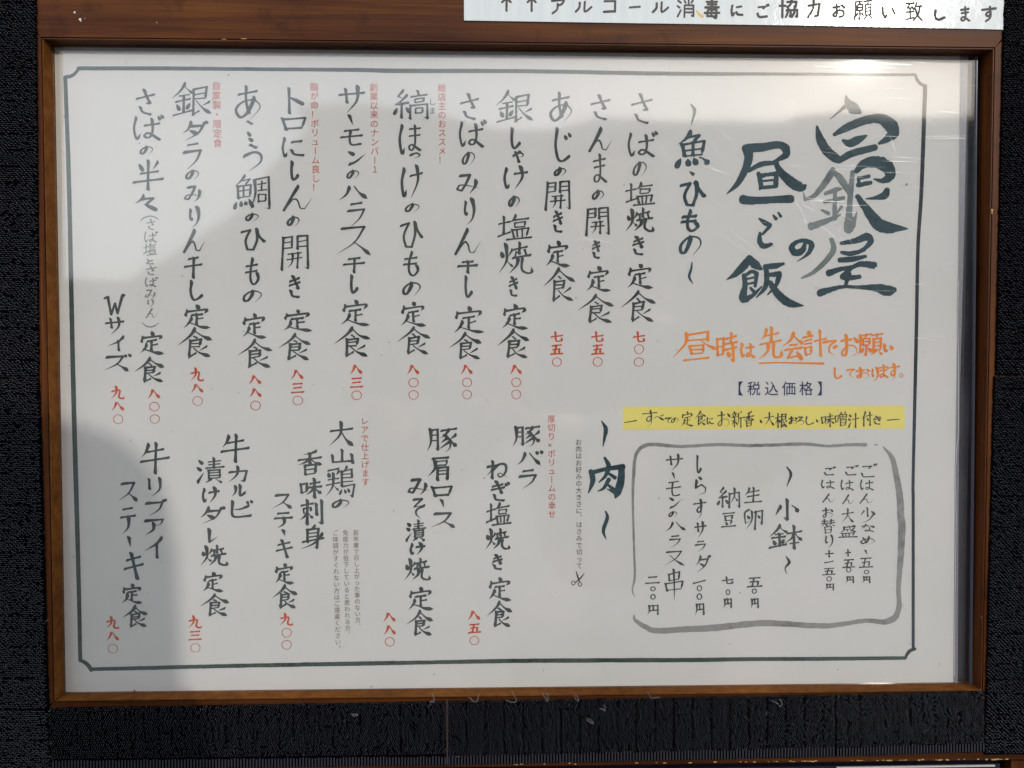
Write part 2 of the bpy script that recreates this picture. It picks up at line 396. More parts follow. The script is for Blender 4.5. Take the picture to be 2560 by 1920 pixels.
class Ink(MB):
    """collects brush strokes given in photograph pixels and lays them on the sheet plane"""
    def __init__(s, plane=LZ): super().__init__(); s.z = 0; s.plane = plane; s.seed = 0
    def strip(s, pts, ragged=.07, slant=.0, slant_end=0., caps=True):
        # pts: (x, y, width) in px
        s.seed += 1
        n = len(pts); vs = []; fs = []; z = s.plane + s.z
        L = 0
        tot = sum(math.hypot(pts[i + 1][0] - pts[i][0], pts[i + 1][1] - pts[i][1]) for i in range(n - 1)) or 1
        nr = []
        for i in range(n):
            i0, i1 = max(i - 1, 0), min(i + 1, n - 1)
            dx, dy = pts[i1][0] - pts[i0][0], pts[i1][1] - pts[i0][1]; l = math.hypot(dx, dy) or 1
            nr.append((dx / l, dy / l))
        for i, (x, y, w_) in enumerate(pts):
            if i: L += math.hypot(x - pts[i - 1][0], y - pts[i - 1][1])
            q = L / tot; tx, ty = nr[i]
            for sgn in (1, -1):
                jj = 1 + ragged * 2 * noise.noise(Vector((L * .22 + s.seed * 7.3, sgn * 5.1, s.seed * .37)))
                h = max(w_, .35) * .5 * jj
                sh = sgn * h * (slant * max(0, 1 - q / .18) + slant_end * max(0, 1 - (1 - q) / .18))
                vs.append((x - ty * h * sgn + tx * sh, y + tx * h * sgn + ty * sh, z + i * 6e-8))
        for i in range(n - 1): fs.append((2 * i, 2 * i + 1, 2 * i + 3, 2 * i + 2))
        if caps:
            for end in (0, n - 1):
                tx, ty = nr[end]; d = -1 if end == 0 else 1
                A, B = vs[2 * end], vs[2 * end + 1]
                cx, cy = (A[0] + B[0]) / 2, (A[1] + B[1]) / 2; hw = math.hypot(A[0] - B[0], A[1] - B[1]) / 2
                ax, ay = (A[0] - cx) / (hw or 1), (A[1] - cy) / (hw or 1)
                k0 = len(vs); nn = 4
                idx = [2 * end]
                for k in range(1, nn):
                    an = math.pi * k / nn
                    vs.append((cx + ax * hw * math.cos(an) + d * tx * hw * .75 * math.sin(an), cy + ay * hw * math.cos(an) + d * ty * hw * .75 * math.sin(an), A[2]))
                    idx.append(k0 + k - 1)
                idx.append(2 * end + 1)
                fs.append(tuple(idx))
        s.z += 2.2e-6
        if s.z > 9e-5: s.z = 0
        out = []
        for (x, y, zz) in vs:
            u, v = px(x, y, zz); out.append((u, v, zz))
        s.add(out, fs)
    def wide(s, pts, per=6, ragged=.07, scale=1, tile=None):
        P = [((*tp(tile, p[0], p[1]), p[2] * K) if tile else p) for p in pts]
        s.strip([(x, y, w_ * scale) for x, y, w_ in catmull(P, per)], ragged)
    pen = False
    def stroke(s, ty, pts, lw, ragged=.07):
        up = ty[0].isupper(); t = ty[0].lower(); mul = float(ty[1:]) if len(ty) > 1 else 1
        lw = lw * mul
        pieces = [[pts[0]]]
        for i in range(1, len(pts)):
            pieces[-1].append(pts[i])
            if not up and i < len(pts) - 1:
                a1 = math.atan2(pts[i][1] - pts[i - 1][1], pts[i][0] - pts[i - 1][0]); a2 = math.atan2(pts[i + 1][1] - pts[i][1], pts[i + 1][0] - pts[i][0])
                d = abs((a2 - a1 + math.pi) % (2 * math.pi) - math.pi)
                if d > math.radians(62): pieces.append([pts[i]])
        tot = sum(math.hypot(pts[i + 1][0] - pts[i][0], pts[i + 1][1] - pts[i][1]) for i in range(len(pts) - 1)) or 1
        L = 0; pf = PROF[t]
        for ip, pc in enumerate(pieces):
            C = catmull(pc, 7 if len(pc) == 2 else 5); o = []
            lastx = None
            for (x, y) in C:
                if lastx: L += math.hypot(x - lastx[0], y - lastx[1])
                lastx = (x, y); q = min(1, L / tot)
                o.append([x, y, lw * max(.1, pf(q))])
            m_ = len(o)
            for i in range(m_):
                i0, i1 = max(i - 1, 0), min(i + 1, m_ - 1)
                an = math.atan2(o[i1][1] - o[i0][1], o[i1][0] - o[i0][0])
                o[i][2] = lw if s.pen else o[i][2] * (.74 + .36 * abs(math.sin(an + .25)))
            if ip: o[0][2] *= 1.12
            s.strip(o, ragged, -.55 if (ip == 0 and t in 'tlh' and not s.pen) else 0, -.3 if (ip == len(pieces) - 1 and t == 't' and not s.pen) else 0)
    def glyph(s, ch, box, lw, jit=1.3, seed=None):
        st = GL[ch]; r = random.Random((seed if seed is not None else s.seed) * 31 + len(s.v))
        xs = [p[0] for _, P in st for p in P]; ys = [p[1] for _, P in st for p in P]
        x0, x1, y0, y1 = min(xs), max(xs), min(ys), max(ys)
        bx0, by0, bx1, by1 = box
        m_ = lw * .35
        bx0 += m_; bx1 -= m_; by0 += m_; by1 -= m_
        sx = (bx1 - bx0) / ((x1 - x0) or 1); sy = (by1 - by0) / ((y1 - y0) or 1)
        if x1 - x0 < 3: sx = 0
        if y1 - y0 < 3: sy = 0
        for ty, P in st:
            Q = [(bx0 + (x - x0) * sx + r.gauss(0, jit) * min(abs(sx), abs(sy) or 1) * .8, by0 + (y - y0) * sy + r.gauss(0, jit) * min(abs(sx) or 1, abs(sy)) * .8) for x, y in P]
            s.stroke(ty, Q, lw * r.uniform(.9, 1.12))
GSRC = '''
定 d:48,0,56,13/t:16,24,10,42/h:16,28,80,18,88,24,76,38/t:32,44,68,38/t.9:50,42,50,80/t.8:52,60,72,56/l:30,58,22,78,4,96/m:18,76,40,84,68,94,100,97
食 l:50,0,34,24,0,54/m:50,4,72,24,100,38/t.7:48,24,55,30/t:36,40,33,94/h:36,40,66,35,62,62/k:38,51,62,48/k:38,63,62,60/t.8:32,98,52,84/l.8:84,62,62,76/m:46,66,64,84,94,98
の L:52,14,44,46,26,80,8,78,10,46,44,12,84,16,94,46,62,94
さ t:4,36,92,18/h:44,0,56,28,74,52,50,52/T:24,68,32,86,72,96
ば H:14,8,6,50,16,90,28,70/t:42,38,88,30/T.9:66,14,68,52,62,82,48,88,42,76,56,70,88,92/d.8:84,2,90,14/d.8:95,-2,100,9
は H:14,8,6,50,16,90,28,70/t:42,34,94,26/T.9:70,8,72,52,64,84,50,90,42,78,58,70,96,94
ほ H:14,4,4,50,14,94,26,74/t.8:46,16,90,12/t.8:46,38,88,34/T.8:68,4,68,56,60,80,48,82,44,70,58,66,92,84
し T:18,0,12,50,22,88,46,98,90,74
じ T:16,0,8,50,20,90,44,98,78,84/d.8:54,20,62,30/d.8:72,12,84,22
ん l:54,0,34,40,4,98,28,60,44,50,54,62,60,88,76,92,100,50
ま t:10,22,86,14/t:16,44,80,38/T.85:50,0,54,60,44,90,22,94,14,80,34,70,60,80,92,96
み l:18,10,58,4,46,36,24,84,4,78,14,58,50,58,98,70/l:84,36,78,68,58,98
り H:16,10,10,46,22,62,28,48/L:70,0,84,40,66,78,28,100
き t:14,24,78,8/t:8,44,84,28/h:34,0,74,58,52,54/T:20,70,30,92,76,98
け H:14,10,4,50,12,94,26,72/t:44,32,100,24/l:74,2,80,46,46,100
っ L:0,40,60,0,100,30,84,70,40,100
ひ t:2,22,40,12,18,56,26,92,52,94,68,52,68,8/t:68,12,80,38,100,60
も T:50,0,34,42,36,86,60,100,88,80,82,58/t:8,30,80,24/t:2,54,76,48
あ t:12,26,84,14/t:44,0,42,40,54,82/L:74,34,50,78,18,96,2,74,26,48,70,42,96,64,60,100
こ t:24,4,84,16/d:10,56,60,74/d:30,88,90,100
う t:36,0,66,10/L:4,42,56,28,92,38,86,68,26,100
に H:14,8,6,54,16,96,28,74/t:48,26,92,20/T:46,66,60,86,100,90
と t:24,0,38,42/T:88,22,26,56,14,84,40,98,98,90
ね t:28,0,26,100/l:4,30,46,20,2,86/L:24,52,60,16,88,20,90,64,68,92,52,80,66,70,100,94
ぎ t:10,26,66,12/t:4,44,74,30/h:30,0,62,58,44,54/T:18,70,28,92,72,98/d.8:80,6,88,18/d.8:92,0,100,12
そ l:14,6,76,2,18,42,92,34/L:90,36,40,54,34,80,66,100
ら d:34,0,58,14/l:22,22,14,62,60,44,94,62,84,88,30,100
す t:2,22,100,12/L:58,0,62,46,46,66,30,54,46,36,62,46,58,78,28,100
な t:4,24,50,16/l:32,0,20,36,2,56/d:66,16,94,34/T.8:60,38,60,76,44,94,26,88,30,74,60,78,86,98
め t:18,18,42,82/L:60,2,48,60,18,94,2,72,28,38,76,30,98,60,62,100
お t:4,26,58,18/L:32,0,34,78,16,92,8,76,46,46,86,54,88,84,54,98/d:74,8,96,30
い H:6,6,8,60,24,94,36,70/d:74,14,98,62
で l:4,14,96,6,50,40,44,76,86,100/d.7:78,40,86,52/d.7:92,34,100,46
て l:4,14,96,4,48,40,44,78,86,100
べ m:0,64,30,34,100,92/d.7:64,20,72,32/d.7:80,10,90,22
ろ l:18,6,76,2,8,60,58,42,94,60,84,88,32,100
ご t:14,20,70,14,52,30/T:8,64,24,90,84,86/d.8:80,0,86,12/d.8:93,-4,99,8
や L:2,44,60,22,90,32,84,52,60,58/d:50,0,60,16/t:22,14,52,100
サ t:2,32,98,22/t:28,8,32,58/l:72,0,70,50,32,100
ー l:34,0,54,100
モ t:18,8,82,0/t:0,48,100,36/T:46,8,42,62,52,92,94,86
ン d:6,4,36,26/l:14,98,52,78,100,22
ハ l:36,8,24,60,0,100/m:54,0,72,46,100,92
ラ t:24,6,78,0/l:4,36,94,26,70,66,20,100
ス l:14,8,82,0,54,54,0,94/m:50,54,72,72,100,100
又 l:10,8,84,0,58,50,0,96/m:26,30,60,68,100,100
ト t:24,0,28,100/d:30,34,94,62
ロ t:8,12,20,92/h:10,16,94,4,80,84/t:20,88,80,80
ダ l:36,6,22,40,2,62/l:32,26,84,20,64,62,12,100/d:30,46,58,64/d.8:84,0,89,11/d.8:95,-5,100,6
イ l:76,0,50,34,0,66/t:52,34,54,100
ズ l:10,18,72,12,50,56,0,96/m:46,56,68,76,94,100/d.8:78,2,84,14/d.8:92,-2,100,9
カ h:4,34,88,24,76,88,54,92/l:46,0,40,50,2,100
ル l:26,8,24,54,0,96/H:58,0,56,84,70,86,100,48
ビ T:20,4,18,76,34,98,94,88/l:84,30,52,48,22,52/d.8:76,0,83,12/d.8:92,-4,99,8
バ l:32,20,20,66,0,100/m:50,16,68,56,92,98/d.8:74,2,82,15/d.8:92,-2,100,11
レ l:12,0,14,94,100,54
リ t:12,6,14,58/l:82,0,82,60,34,100
ブ l:0,24,82,16,64,62,16,100/d.8:82,0,88,11/d.8:95,-5,100,6
ア l:2,14,98,4,84,32,56,44/l:48,32,44,70,6,100
テ t:20,6,80,0/t:0,38,100,28/l:56,36,52,74,16,100
キ t:10,28,84,12/t:0,62,98,42/t:34,0,68,100
W t:0,18,18,10,36,100,54,44,68,94,90,8,100,2
塩 t:2,36,34,26/t:18,6,18,76/t:0,86,38,68/l:54,0,46,18,32,32/t:48,18,92,10/k:50,30,50,46/h.8:50,30,84,25,80,42/k:52,48,80,44/t.9:42,60,46,90/h.9:42,60,92,53,84,88/k:57,60,58,88/k:72,58,72,88/t:26,98,100,90
焼 d:6,28,12,46/l.8:40,20,30,42/l:22,4,24,54,0,98/m.6:24,56,30,66,42,78/t:46,22,86,12/t:64,0,62,34/k:52,26,50,42/k:78,20,84,38/t:42,48,96,38/l:58,50,54,72,32,98/H:72,48,70,84,84,96,100,94,98,76
開 t:10,8,4,100/h:10,8,42,4,40,38/k:12,22,40,19/k:12,38,40,35/t:58,6,58,38/h:58,4,94,0,98,96,84,90/k:60,19,92,16/k:60,34,92,31/k:28,54,74,50/k:22,70,78,65/l.8:42,54,40,78,26,94/t.8:62,50,62,94
干 t:24,8,78,0/t:0,46,100,36/t:52,6,50,100
銀 l:32,0,20,22,0,44/m.7:32,6,42,18,54,30/k:18,38,42,34/t:8,56,46,48/t:30,38,30,86/d:10,64,17,80/d:46,60,38,76/t:2,98,52,82/t:56,16,54,94/h:56,16,90,8,86,46/k:58,32,86,28/k:58,47,86,44/t.8:52,98,70,84/l:96,54,78,68/m:62,54,78,76,100,94
縞 l:26,0,12,18,28,26/l:38,14,22,36,2,48/d:4,50,40,42/t:22,44,22,96/d:10,60,2,80/d:34,58,44,74/t:70,0,72,14/t:50,20,98,12/k:62,28,62,38/h.8:62,28,88,24,86,38/k:62,40,86,37/t:50,52,48,98/h:50,52,98,46,98,96,88,92/k:62,62,62,80/h.8:62,62,84,59,84,78/k:62,80,84,78
鯛 l:28,0,16,16,0,32/h.8:24,14,44,10,30,28/t:8,32,10,66/h:8,32,46,26,44,62/k:10,46,44,42/k:27,30,27,62/k:10,64,44,60/d:6,76,0,96/d:17,76,19,88/d:28,74,33,86/d:40,70,52,90/l:58,12,58,56,46,98/h:58,12,98,4,100,96,88,94/k:66,26,92,22/k:78,16,78,42/k:66,43,92,40/k:68,56,68,78/h.8:68,56,90,53,88,76/k:68,77,88,75
半 d:20,10,32,30/l:82,4,66,28/t:22,44,84,34/t:0,72,100,60/t:50,0,50,100
々 l:38,0,24,28,0,52/h:34,20,84,14,44,66/d:42,58,96,100
豚 l:10,6,12,60,0,98/h:12,6,36,3,36,92,26,88/k:13,30,35,28/k:12,54,35,52/t:48,8,96,0/l:72,6,60,26,44,40/L:58,28,76,54,74,86,60,100/l:66,42,44,62/l:72,58,42,88/l:96,28,78,46/m:76,44,86,62,100,78
肩 t:18,6,80,0/h.8:28,20,76,16,72,34/k:28,36,72,33/l:28,20,26,50,0,86/t:38,48,38,100/h:38,48,78,43,78,98,68,94/k:40,62,76,58/k:40,76,76,72
漬 d:4,10,20,22/d:0,36,14,48/l:2,96,10,82,26,58/k:40,16,86,11/k:42,28,84,23/t.8:34,42,98,35/t:62,0,62,38/t:44,50,44,82/h:44,50,84,45,84,80/k:46,60,84,56/k:46,71,84,67/k:44,82,84,79/l:54,84,32,100/m.8:70,84,80,90,94,100
大 t:2,38,98,26/l:50,0,44,50,0,98/m:52,42,72,74,100,100
山 t:50,0,50,84/t:8,42,10,92,90,84/t:90,36,94,98
鶏 t:8,10,42,2/d:6,18,10,28/d:20,16,24,26/l:42,12,36,26/t.8:8,42,42,36/t:0,60,46,52/l:24,30,22,66,0,98/m.7:26,60,34,70,44,80/l:72,0,62,10/t:56,12,56,64/h:56,12,90,6,88,38/k:58,23,88,19/k:58,37,88,34/k:56,50,94,46/h:56,66,98,58,92,98,82,94/d.8:54,74,48,92/d.8:64,74,67,86/d.8:76,72,80,84
香 l:74,0,50,8,24,12/t:2,36,98,26/t:50,8,50,50/l:46,30,30,46,2,60/m:54,32,72,46,98,58/t:28,62,30,100/h:28,62,74,56,70,96/k:30,78,70,74/k:30,97,70,94
味 t:2,28,8,74/h:4,28,32,24,30,70/k:8,72,30,68/t:46,24,88,16/t:38,46,98,38/t:66,0,66,100/l:62,46,52,66,30,84/m:68,46,80,62,100,78
刺 t:4,20,56,12/k:14,34,16,52/h.8:14,34,48,29,46,48/t:32,0,32,98/l:30,52,18,68,0,82/m.7:34,52,46,66,58,76/t:70,16,70,60/h:94,0,96,96,80,90
身 l:58,0,44,12/t:30,16,28,68/h:30,16,74,10,70,96,56,90/k:32,32,70,28/k:32,48,70,44/t:6,68,98,54/l:92,34,60,74,0,100
牛 l:26,6,18,28,4,46/t:24,28,82,20/t:0,60,100,48/t:52,0,50,100
小 h:50,0,52,96,36,86/l:22,32,12,54,0,76/m:72,26,86,40,100,64
鉢 l:32,0,20,22,0,48/m.8:32,6,42,18,56,30/k:18,38,42,34/t:8,56,48,48/t:30,38,30,86/d:10,66,17,80/d:46,60,38,76/t:2,98,52,84/t:56,34,98,24/t:76,4,76,100/l:74,36,66,56,46,76/m:78,34,88,50,100,64/k:64,80,90,75
生 l:28,6,20,28,4,48/t:24,28,86,18/t:18,56,84,46/t:52,0,50,92/t:0,98,100,88
卵 l:30,0,8,18,12,70,36,54/l:42,8,42,54,14,100/d:20,30,30,44/h:58,12,94,6,92,72,82,62/t:62,10,60,100/d:72,30,82,42
納 l:26,0,12,18,28,28/l:38,14,22,36,2,50/d:4,52,40,44/t:22,44,22,98/d:10,62,2,82/d:34,60,46,76/t:54,28,52,100/h:54,30,98,20,98,96,86,88/l:76,0,74,44,56,76/m.7:78,44,84,54,92,68
豆 t:8,8,92,0/t:24,26,30,54/h:24,26,78,20,72,48/k:30,54,72,50/d:32,64,38,82/l:72,60,60,82/t:0,98,100,90
串 t:24,16,28,36/h:24,16,80,8,74,32/k:28,36,74,31/t:8,46,14,68/h:8,46,96,36,88,62/k:14,68,88,61/l:50,0,52,60,50,100
五 t:14,10,88,2/t:46,10,34,90/h:20,48,76,40,70,88/t:0,98,100,90
円 l:16,12,16,60,0,98/h:16,12,90,4,92,96,76,90/t:50,8,50,52/t:18,58,88,50
七 t:0,50,100,34/T:40,2,42,70,54,90,92,84,94,68
一 t:0,8,50,4,100,0
二 t:20,14,80,4/t:0,94,100,84
三 t:14,8,86,2/t:20,48,80,44/t:0,98,100,92
八 l:36,14,24,56,0,100/m:44,0,68,50,100,96
九 l:38,0,38,50,0,98/H:4,36,66,28,60,80,74,96,98,92,98,74
〇 K:50,0,22,8,4,30,0,52,8,78,28,94,50,100,74,94,92,76,100,50,94,26,78,8,50,0,44,1
十 t:0,54,100,44/t:50,0,50,100
少 t:50,0,50,56/l:24,18,2,48/d:74,18,98,40/l:88,46,60,80,8,100
盛 t:26,16,92,8/l:28,16,26,40,2,66/h.8:32,36,52,32,46,54/M:56,0,68,36,98,56/l:86,24,60,52/d:76,0,88,8/t:18,68,24,90/h:18,68,84,62,76,88/k:38,68,40,88/k:58,66,58,88/t:0,98,100,94
替 t:8,14,44,10/t:2,28,46,24/l:26,0,22,32,0,50/d:28,30,44,44/t:56,12,92,6/t:54,26,98,20/l:74,0,70,30,52,46/m.6:76,28,86,36,98,48/t:28,56,30,100/h:28,56,74,50,72,96/k:30,75,72,71/k:30,96,72,92
昼 l:30,8,28,40,0,90/t:30,10,80,0,78,28/k:34,30,76,26/m:62,28,78,48,100,62/t:38,50,40,76/h:38,50,68,46,66,72/k:40,63,66,60/k:40,76,66,73/t:24,96,80,90
時 t:4,20,8,80/h:6,20,36,16,34,76/k:8,48,34,45/k:8,78,34,75/t:48,18,92,10/t:70,0,70,32/t:42,38,98,30/t:42,58,96,50/h:80,40,82,98,66,92/d:52,66,62,80
先 l:32,4,22,24,8,38/t:28,26,82,16/t:54,0,54,46/t:2,52,96,40/l:38,52,34,76,0,100/H:62,50,62,84,74,94,98,90,98,70
会 l:50,0,34,26,0,50/m:50,4,74,26,100,42/t:34,44,66,40/t:14,62,88,54/t:46,64,26,94,78,84/d:66,70,86,98
計 d:20,0,28,12/t:0,26,42,20/t:8,40,36,36/t:8,54,36,50/t:8,68,10,96/h:8,68,36,64,34,90/k:10,96,34,92/t:50,42,100,32/t:74,0,76,100
願 t:4,10,52,4/l:8,10,8,60,0,98/l:34,8,26,20/t:20,24,20,54/h:20,24,46,20,44,50/k:22,38,44,35/k:20,54,44,51/h:32,54,32,96,24,90/d:20,64,12,80/d:42,64,52,80/t:56,8,98,0/l:78,6,72,20/t:62,24,62,76/h:62,24,92,19,90,72/k:64,40,90,37/k:64,57,90,54/k:62,75,90,72/l:70,76,52,98/m.7:82,76,90,84,100,96
新 d:24,0,28,12/t:6,18,46,13/d:14,24,18,34/l:38,22,32,34/t:0,42,50,36/t:4,60,46,54/h:26,40,26,98,18,90/l:22,62,2,86/d:32,64,46,80/l:88,4,62,14/l:60,16,62,60,46,96/t:62,44,100,37/t:82,42,82,100
根 t:0,32,46,22/t:24,0,24,100/l:22,34,16,54,0,74/d:28,44,42,58/t:56,8,54,94/h:56,6,90,2,86,42/k:58,23,86,20/k:58,42,86,39/t:52,98,70,82/l:96,52,76,66/m:62,48,78,76,100,98
噌 t:2,30,6,74/h:4,30,26,26,24,70/k:6,72,24,68/d:46,0,52,14/l:84,0,74,14/t:38,20,40,46/h:38,20,94,15,90,42/k:64,18,64,44/k:40,33,90,29/k:40,47,90,42/t:46,58,46,98/h:46,58,88,53,84,96/k:48,76,84,73/k:48,96,84,92
汁 d:8,8,24,20/d:0,36,16,48/l:4,98,14,82,28,58/t:38,42,100,32/t:70,0,68,100
付 l:32,0,20,28,0,54/t:18,34,18,100/t:36,30,100,20/h:76,0,80,98,62,88/d:48,44,62,62
魚 l:42,0,28,18,6,34/h:34,12,72,8,50,30/t:18,36,22,70/h:18,36,86,26,78,66/k:22,54,80,48/t:50,32,50,68/k:22,71,78,66/d:14,78,0,100/d:34,78,36,92/d:54,76,60,90/m:70,72,84,80,100,96
・ d:20,20,80,80
コ t:6,6,94,2,92,96/t:0,94,92,90
↑ t:50,0,50,100/t:8,34,50,0,92,34
― t:0,50,100,46
消 d:6,8,22,20/d:0,38,16,50/t:2,98,22,60/t:66,0,66,30/t:42,8,50,24/t:92,4,82,22/t:42,34,40,100/t:42,34,94,34,94,96,82,92/t:44,54,92,54/t:44,74,92,74
毒 t:14,12,86,12/t:20,26,82,26/t:4,42,96,42/t:50,0,50,42/t:24,54,18,90,84,90/t:24,54,82,54,78,100,64,96/t:0,72,100,72/t:48,56,46,86
協 t:0,34,34,34/t:16,4,16,100/t:42,14,92,12,88,40,80,38/t:66,0,60,26,42,44/t:36,60,62,58,60,94,54,92/t:48,48,46,72,34,98/t:68,60,98,58,96,96,88,92/t:82,48,80,74,66,98
致 t:2,8,52,6/t:26,8,12,32,46,30/t:40,22,50,38/t:6,52,50,50/t:28,36,28,86/t:0,92,52,82/t:68,2,54,36/t:60,22,100,20/t:86,22,78,60,48,98/t:58,34,76,72,100,98
'''
GL = {}
for line in GSRC.strip().split('\n'):
    ch, rest = line.split(' ', 1); st = []
    for s_ in rest.split('/'):
        ty, nums = s_.split(':'); v_ = [float(x) for x in nums.split(',')]
        st.append((ty, list(zip(v_[::2], v_[1::2]))))
    GL[ch] = st
def write(text, lw, ink_=None):
    """text: 'tile char x0 y0 x1 y1 char x0 ...' tile numbers (T1..) switch the reference tile"""
    I = ink_ or Ink(); tok = text.split(); t = 1; i = 0
    while i < len(tok):
        if tok[i][0] == 'T' and tok[i][1:].isdigit(): t = int(tok[i][1:]); i += 1; continue
        ch = tok[i]; x0, y0, x1, y1 = map(float, tok[i + 1:i + 5]); i += 5
        a_ = tp(t, x0, y0); b_ = tp(t, x1, y1)
        sc_ = lw
        if ch in 'のっやこ・': sc_ *= .92
        if len(GL[ch]) > 11: sc_ *= .86
        if ch == '〇': sc_ *= .95
        I.glyph(ch, (a_[0], a_[1], b_[0], b_[1]), sc_)
    return I
def put(I, name, m, **kw): return I.build(name, m, menu, **kw)
# dishes ------------------------------------------------------------------
DISH = [
 ('rightmost of the brush-written fish dishes, grilled mackerel', 'T2 さ 1835 572 1972 765 ば 1815 800 2000 965 の 1850 995 1935 1090 塩 1800 1120 1988 1265 焼 1800 1280 1980 1425 き 1845 1450 1920 1570 T5 定 1812 92 1980 250 食 1770 262 1995 455'),
 (None, 'T2 さ 1587 580 1712 742 ん 1575 785 1725 935 ま 1602 945 1690 1125 の 1600 1170 1672 1235 開 1560 1270 1705 1450 き 1597 1475 1650 1590 T5 定 1560 105 1720 270 食 1505 285 1740 465'),
 (None, 'T2 あ 1335 565 1478 757 じ 1368 785 1472 995 の 1365 1030 1440 1088 開 1310 1108 1468 1295 き 1355 1295 1420 1430 定 1312 1475 1468 1640 T5 食 1292 120 1500 330'),
 (None, 'T2 銀 1005 560 1237 755 し 1097 785 1160 915 や 1110 920 1180 1000 け 1055 1020 1205 1170 の 1085 1205 1155 1280 塩 1015 1320 1230 1475 焼 1020 1490 1235 1685 T5 き 1085 175 1145 300 定 1040 338 1210 500 食 1012 500 1220 680'),
 (None, 'T2 さ 785 572 905 740 ば 778 730 948 905 の 800 935 880 1020 み 762 1068 912 1195 り 810 1220 880 1385 ん 750 1400 918 1570 T5 干 770 75 898 155 し 815 170 865 308 定 745 352 942 525 食 715 518 928 687'),
 (None, 'T2 縞 380 555 592 735 ほ 408 765 550 950 っ 475 935 545 978 け 425 1015 560 1225 の 450 1250 540 1310 ひ 415 1355 560 1525 T5 も 435 18 535 175 の 435 210 545 298 定 420 325 585 483 食 395 485 610 655'),
 (None, 'T2 サ 38 528 205 700 ー 100 705 135 775 モ 48 790 192 895 ン 92 925 208 1015 の 90 1045 168 1105 ハ 38 1140 225 1235 ラ 90 1240 205 1400 ス 25 1385 242 1575 T5 干 65 55 205 155 し 112 165 162 280 定 55 312 240 478 食 12 485 240 670'),
 (None, 'T1 ト 1768 540 1868 700 ロ 1730 718 1882 802 に 1732 845 1870 968 し 1785 990 1838 1110 ん 1738 1140 1920 1298 の 1765 1330 1842 1395 開 1728 1440 1898 1665 T4 き 1772 168 1848 308 定 1735 372 1925 515 食 1705 525 1920 690'),
 (None, 'T1 あ 1442 525 1605 738 こ 1512 740 1555 870 う 1495 885 1610 1058 鯛 1437 1075 1660 1290 の 1508 1310 1592 1365 ひ 1478 1400 1630 1540 T4 も 1505 60 1592 228 の 1495 260 1610 340 定 1485 395 1645 555 食 1455 562 1680 738'),
 (None, 'T1 銀 1055 512 1300 715 ダ 1115 735 1280 870 ラ 1125 875 1240 1045 の 1142 1045 1225 1110 み 1130 1140 1250 1245 り 1162 1270 1228 1405 ん 1125 1410 1262 1555 干 1130 1575 1245 1710 T4 し 1165 200 1250 325 定 1125 345 1300 495 食 1085 495 1312 675'),
 (None, 'T1 さ 832 545 955 712 ば 815 700 1005 862 の 860 898 942 955 半 815 985 1005 1175 々 825 1200 965 1295|T4 定 855 508 1015 655 食 822 672 1018 828'),
 (None, 'T5 豚 1108 1092 1285 1225 バ 1132 1240 1298 1340 ラ 1148 1358 1258 1485|T5 ね 948 1308 1085 1420 ぎ 975 1430 1092 1558 T8 塩 945 30 1105 170 焼 938 185 1095 320 き 985 345 1050 445 定 955 480 1110 632 食 948 635 1112 795'),
 (None, 'T5 豚 580 1105 775 1258 肩 585 1280 720 1430 ロ 612 1460 742 1530 ー 668 1545 694 1600 T8 ス 605 85 762 190|T5 み 465 1415 600 1525 そ 495 1535 575 1670 T8 漬 450 135 582 270 け 478 275 575 355 焼 440 368 605 510 定 465 540 630 690 食 452 692 628 848'),
 (None, 'T4 大 2022 1065 2175 1225 山 2035 1238 2172 1325 鶏 2000 1345 2182 1530 の 2040 1545 2148 1605|T4 香 1828 1245 1982 1400 味 1840 1415 1985 1540 T7 刺 1838 10 1985 165 身 1842 168 1995 318|T4 ス 1672 1508 1800 1608 T7 テ 1680 85 1800 190 ー 1735 195 1757 238 キ 1695 255 1800 368 定 1685 395 1815 530 食 1668 535 1835 680'),
 (None, 'T4 牛 1355 1145 1535 1320 カ 1400 1340 1522 1445 ル 1420 1455 1520 1530 ビ 1420 1545 1555 1660|T4 漬 1205 1285 1380 1450 け 1240 1470 1350 1570 T7 ダ 1225 45 1382 165 レ 1280 190 1342 278 焼 1228 290 1400 420 定 1242 448 1380 580 食 1225 590 1415 728'),
 (None, 'T4 牛 860 1195 1045 1390 リ 910 1410 988 1530 ブ 892 1535 1025 1650 T7 ア 885 125 1008 232 イ 885 238 1000 372|T4 ス 725 1435 852 1565 T7 テ 735 55 835 225 ー 785 238 808 308 定 745 522 882 650 食 750 662 915 795'),
]
for lab, tx_ in DISH:
  for tx in tx_.split('|'): put(write(tx, 7.4), 'dish_name', INK)
put(write('T7 キ 760 335 885 500', 8.5), 'character', TITLE, label='darker green-black character in the leftmost steak dish')
put(write('T4 W 635 285 768 415 サ 645 425 765 535 イ 655 540 765 635 ズ 632 645 808 762', 6.8), 'size_note', INK)
I = write('T1 さ 900 1345 955 1415 ば 885 1418 970 1490 塩 880 1495 965 1570 と 900 1590 945 1625 T4 さ 895 108 960 168 ば 890 175 970 240 み 888 255 965 315 り 905 315 945 365 ん 895 370 972 432', 3.6)
I.wide([(862, 1360, 3), (880, 1340, 7), (920, 1328, 8), (955, 1335, 7), (975, 1352, 3)], tile=1); I.wide([(872, 455, 3), (895, 478, 7), (925, 485, 8), (955, 476, 7), (975, 458, 3)], tile=4)
put(I, 'bracketed_note', THIN)
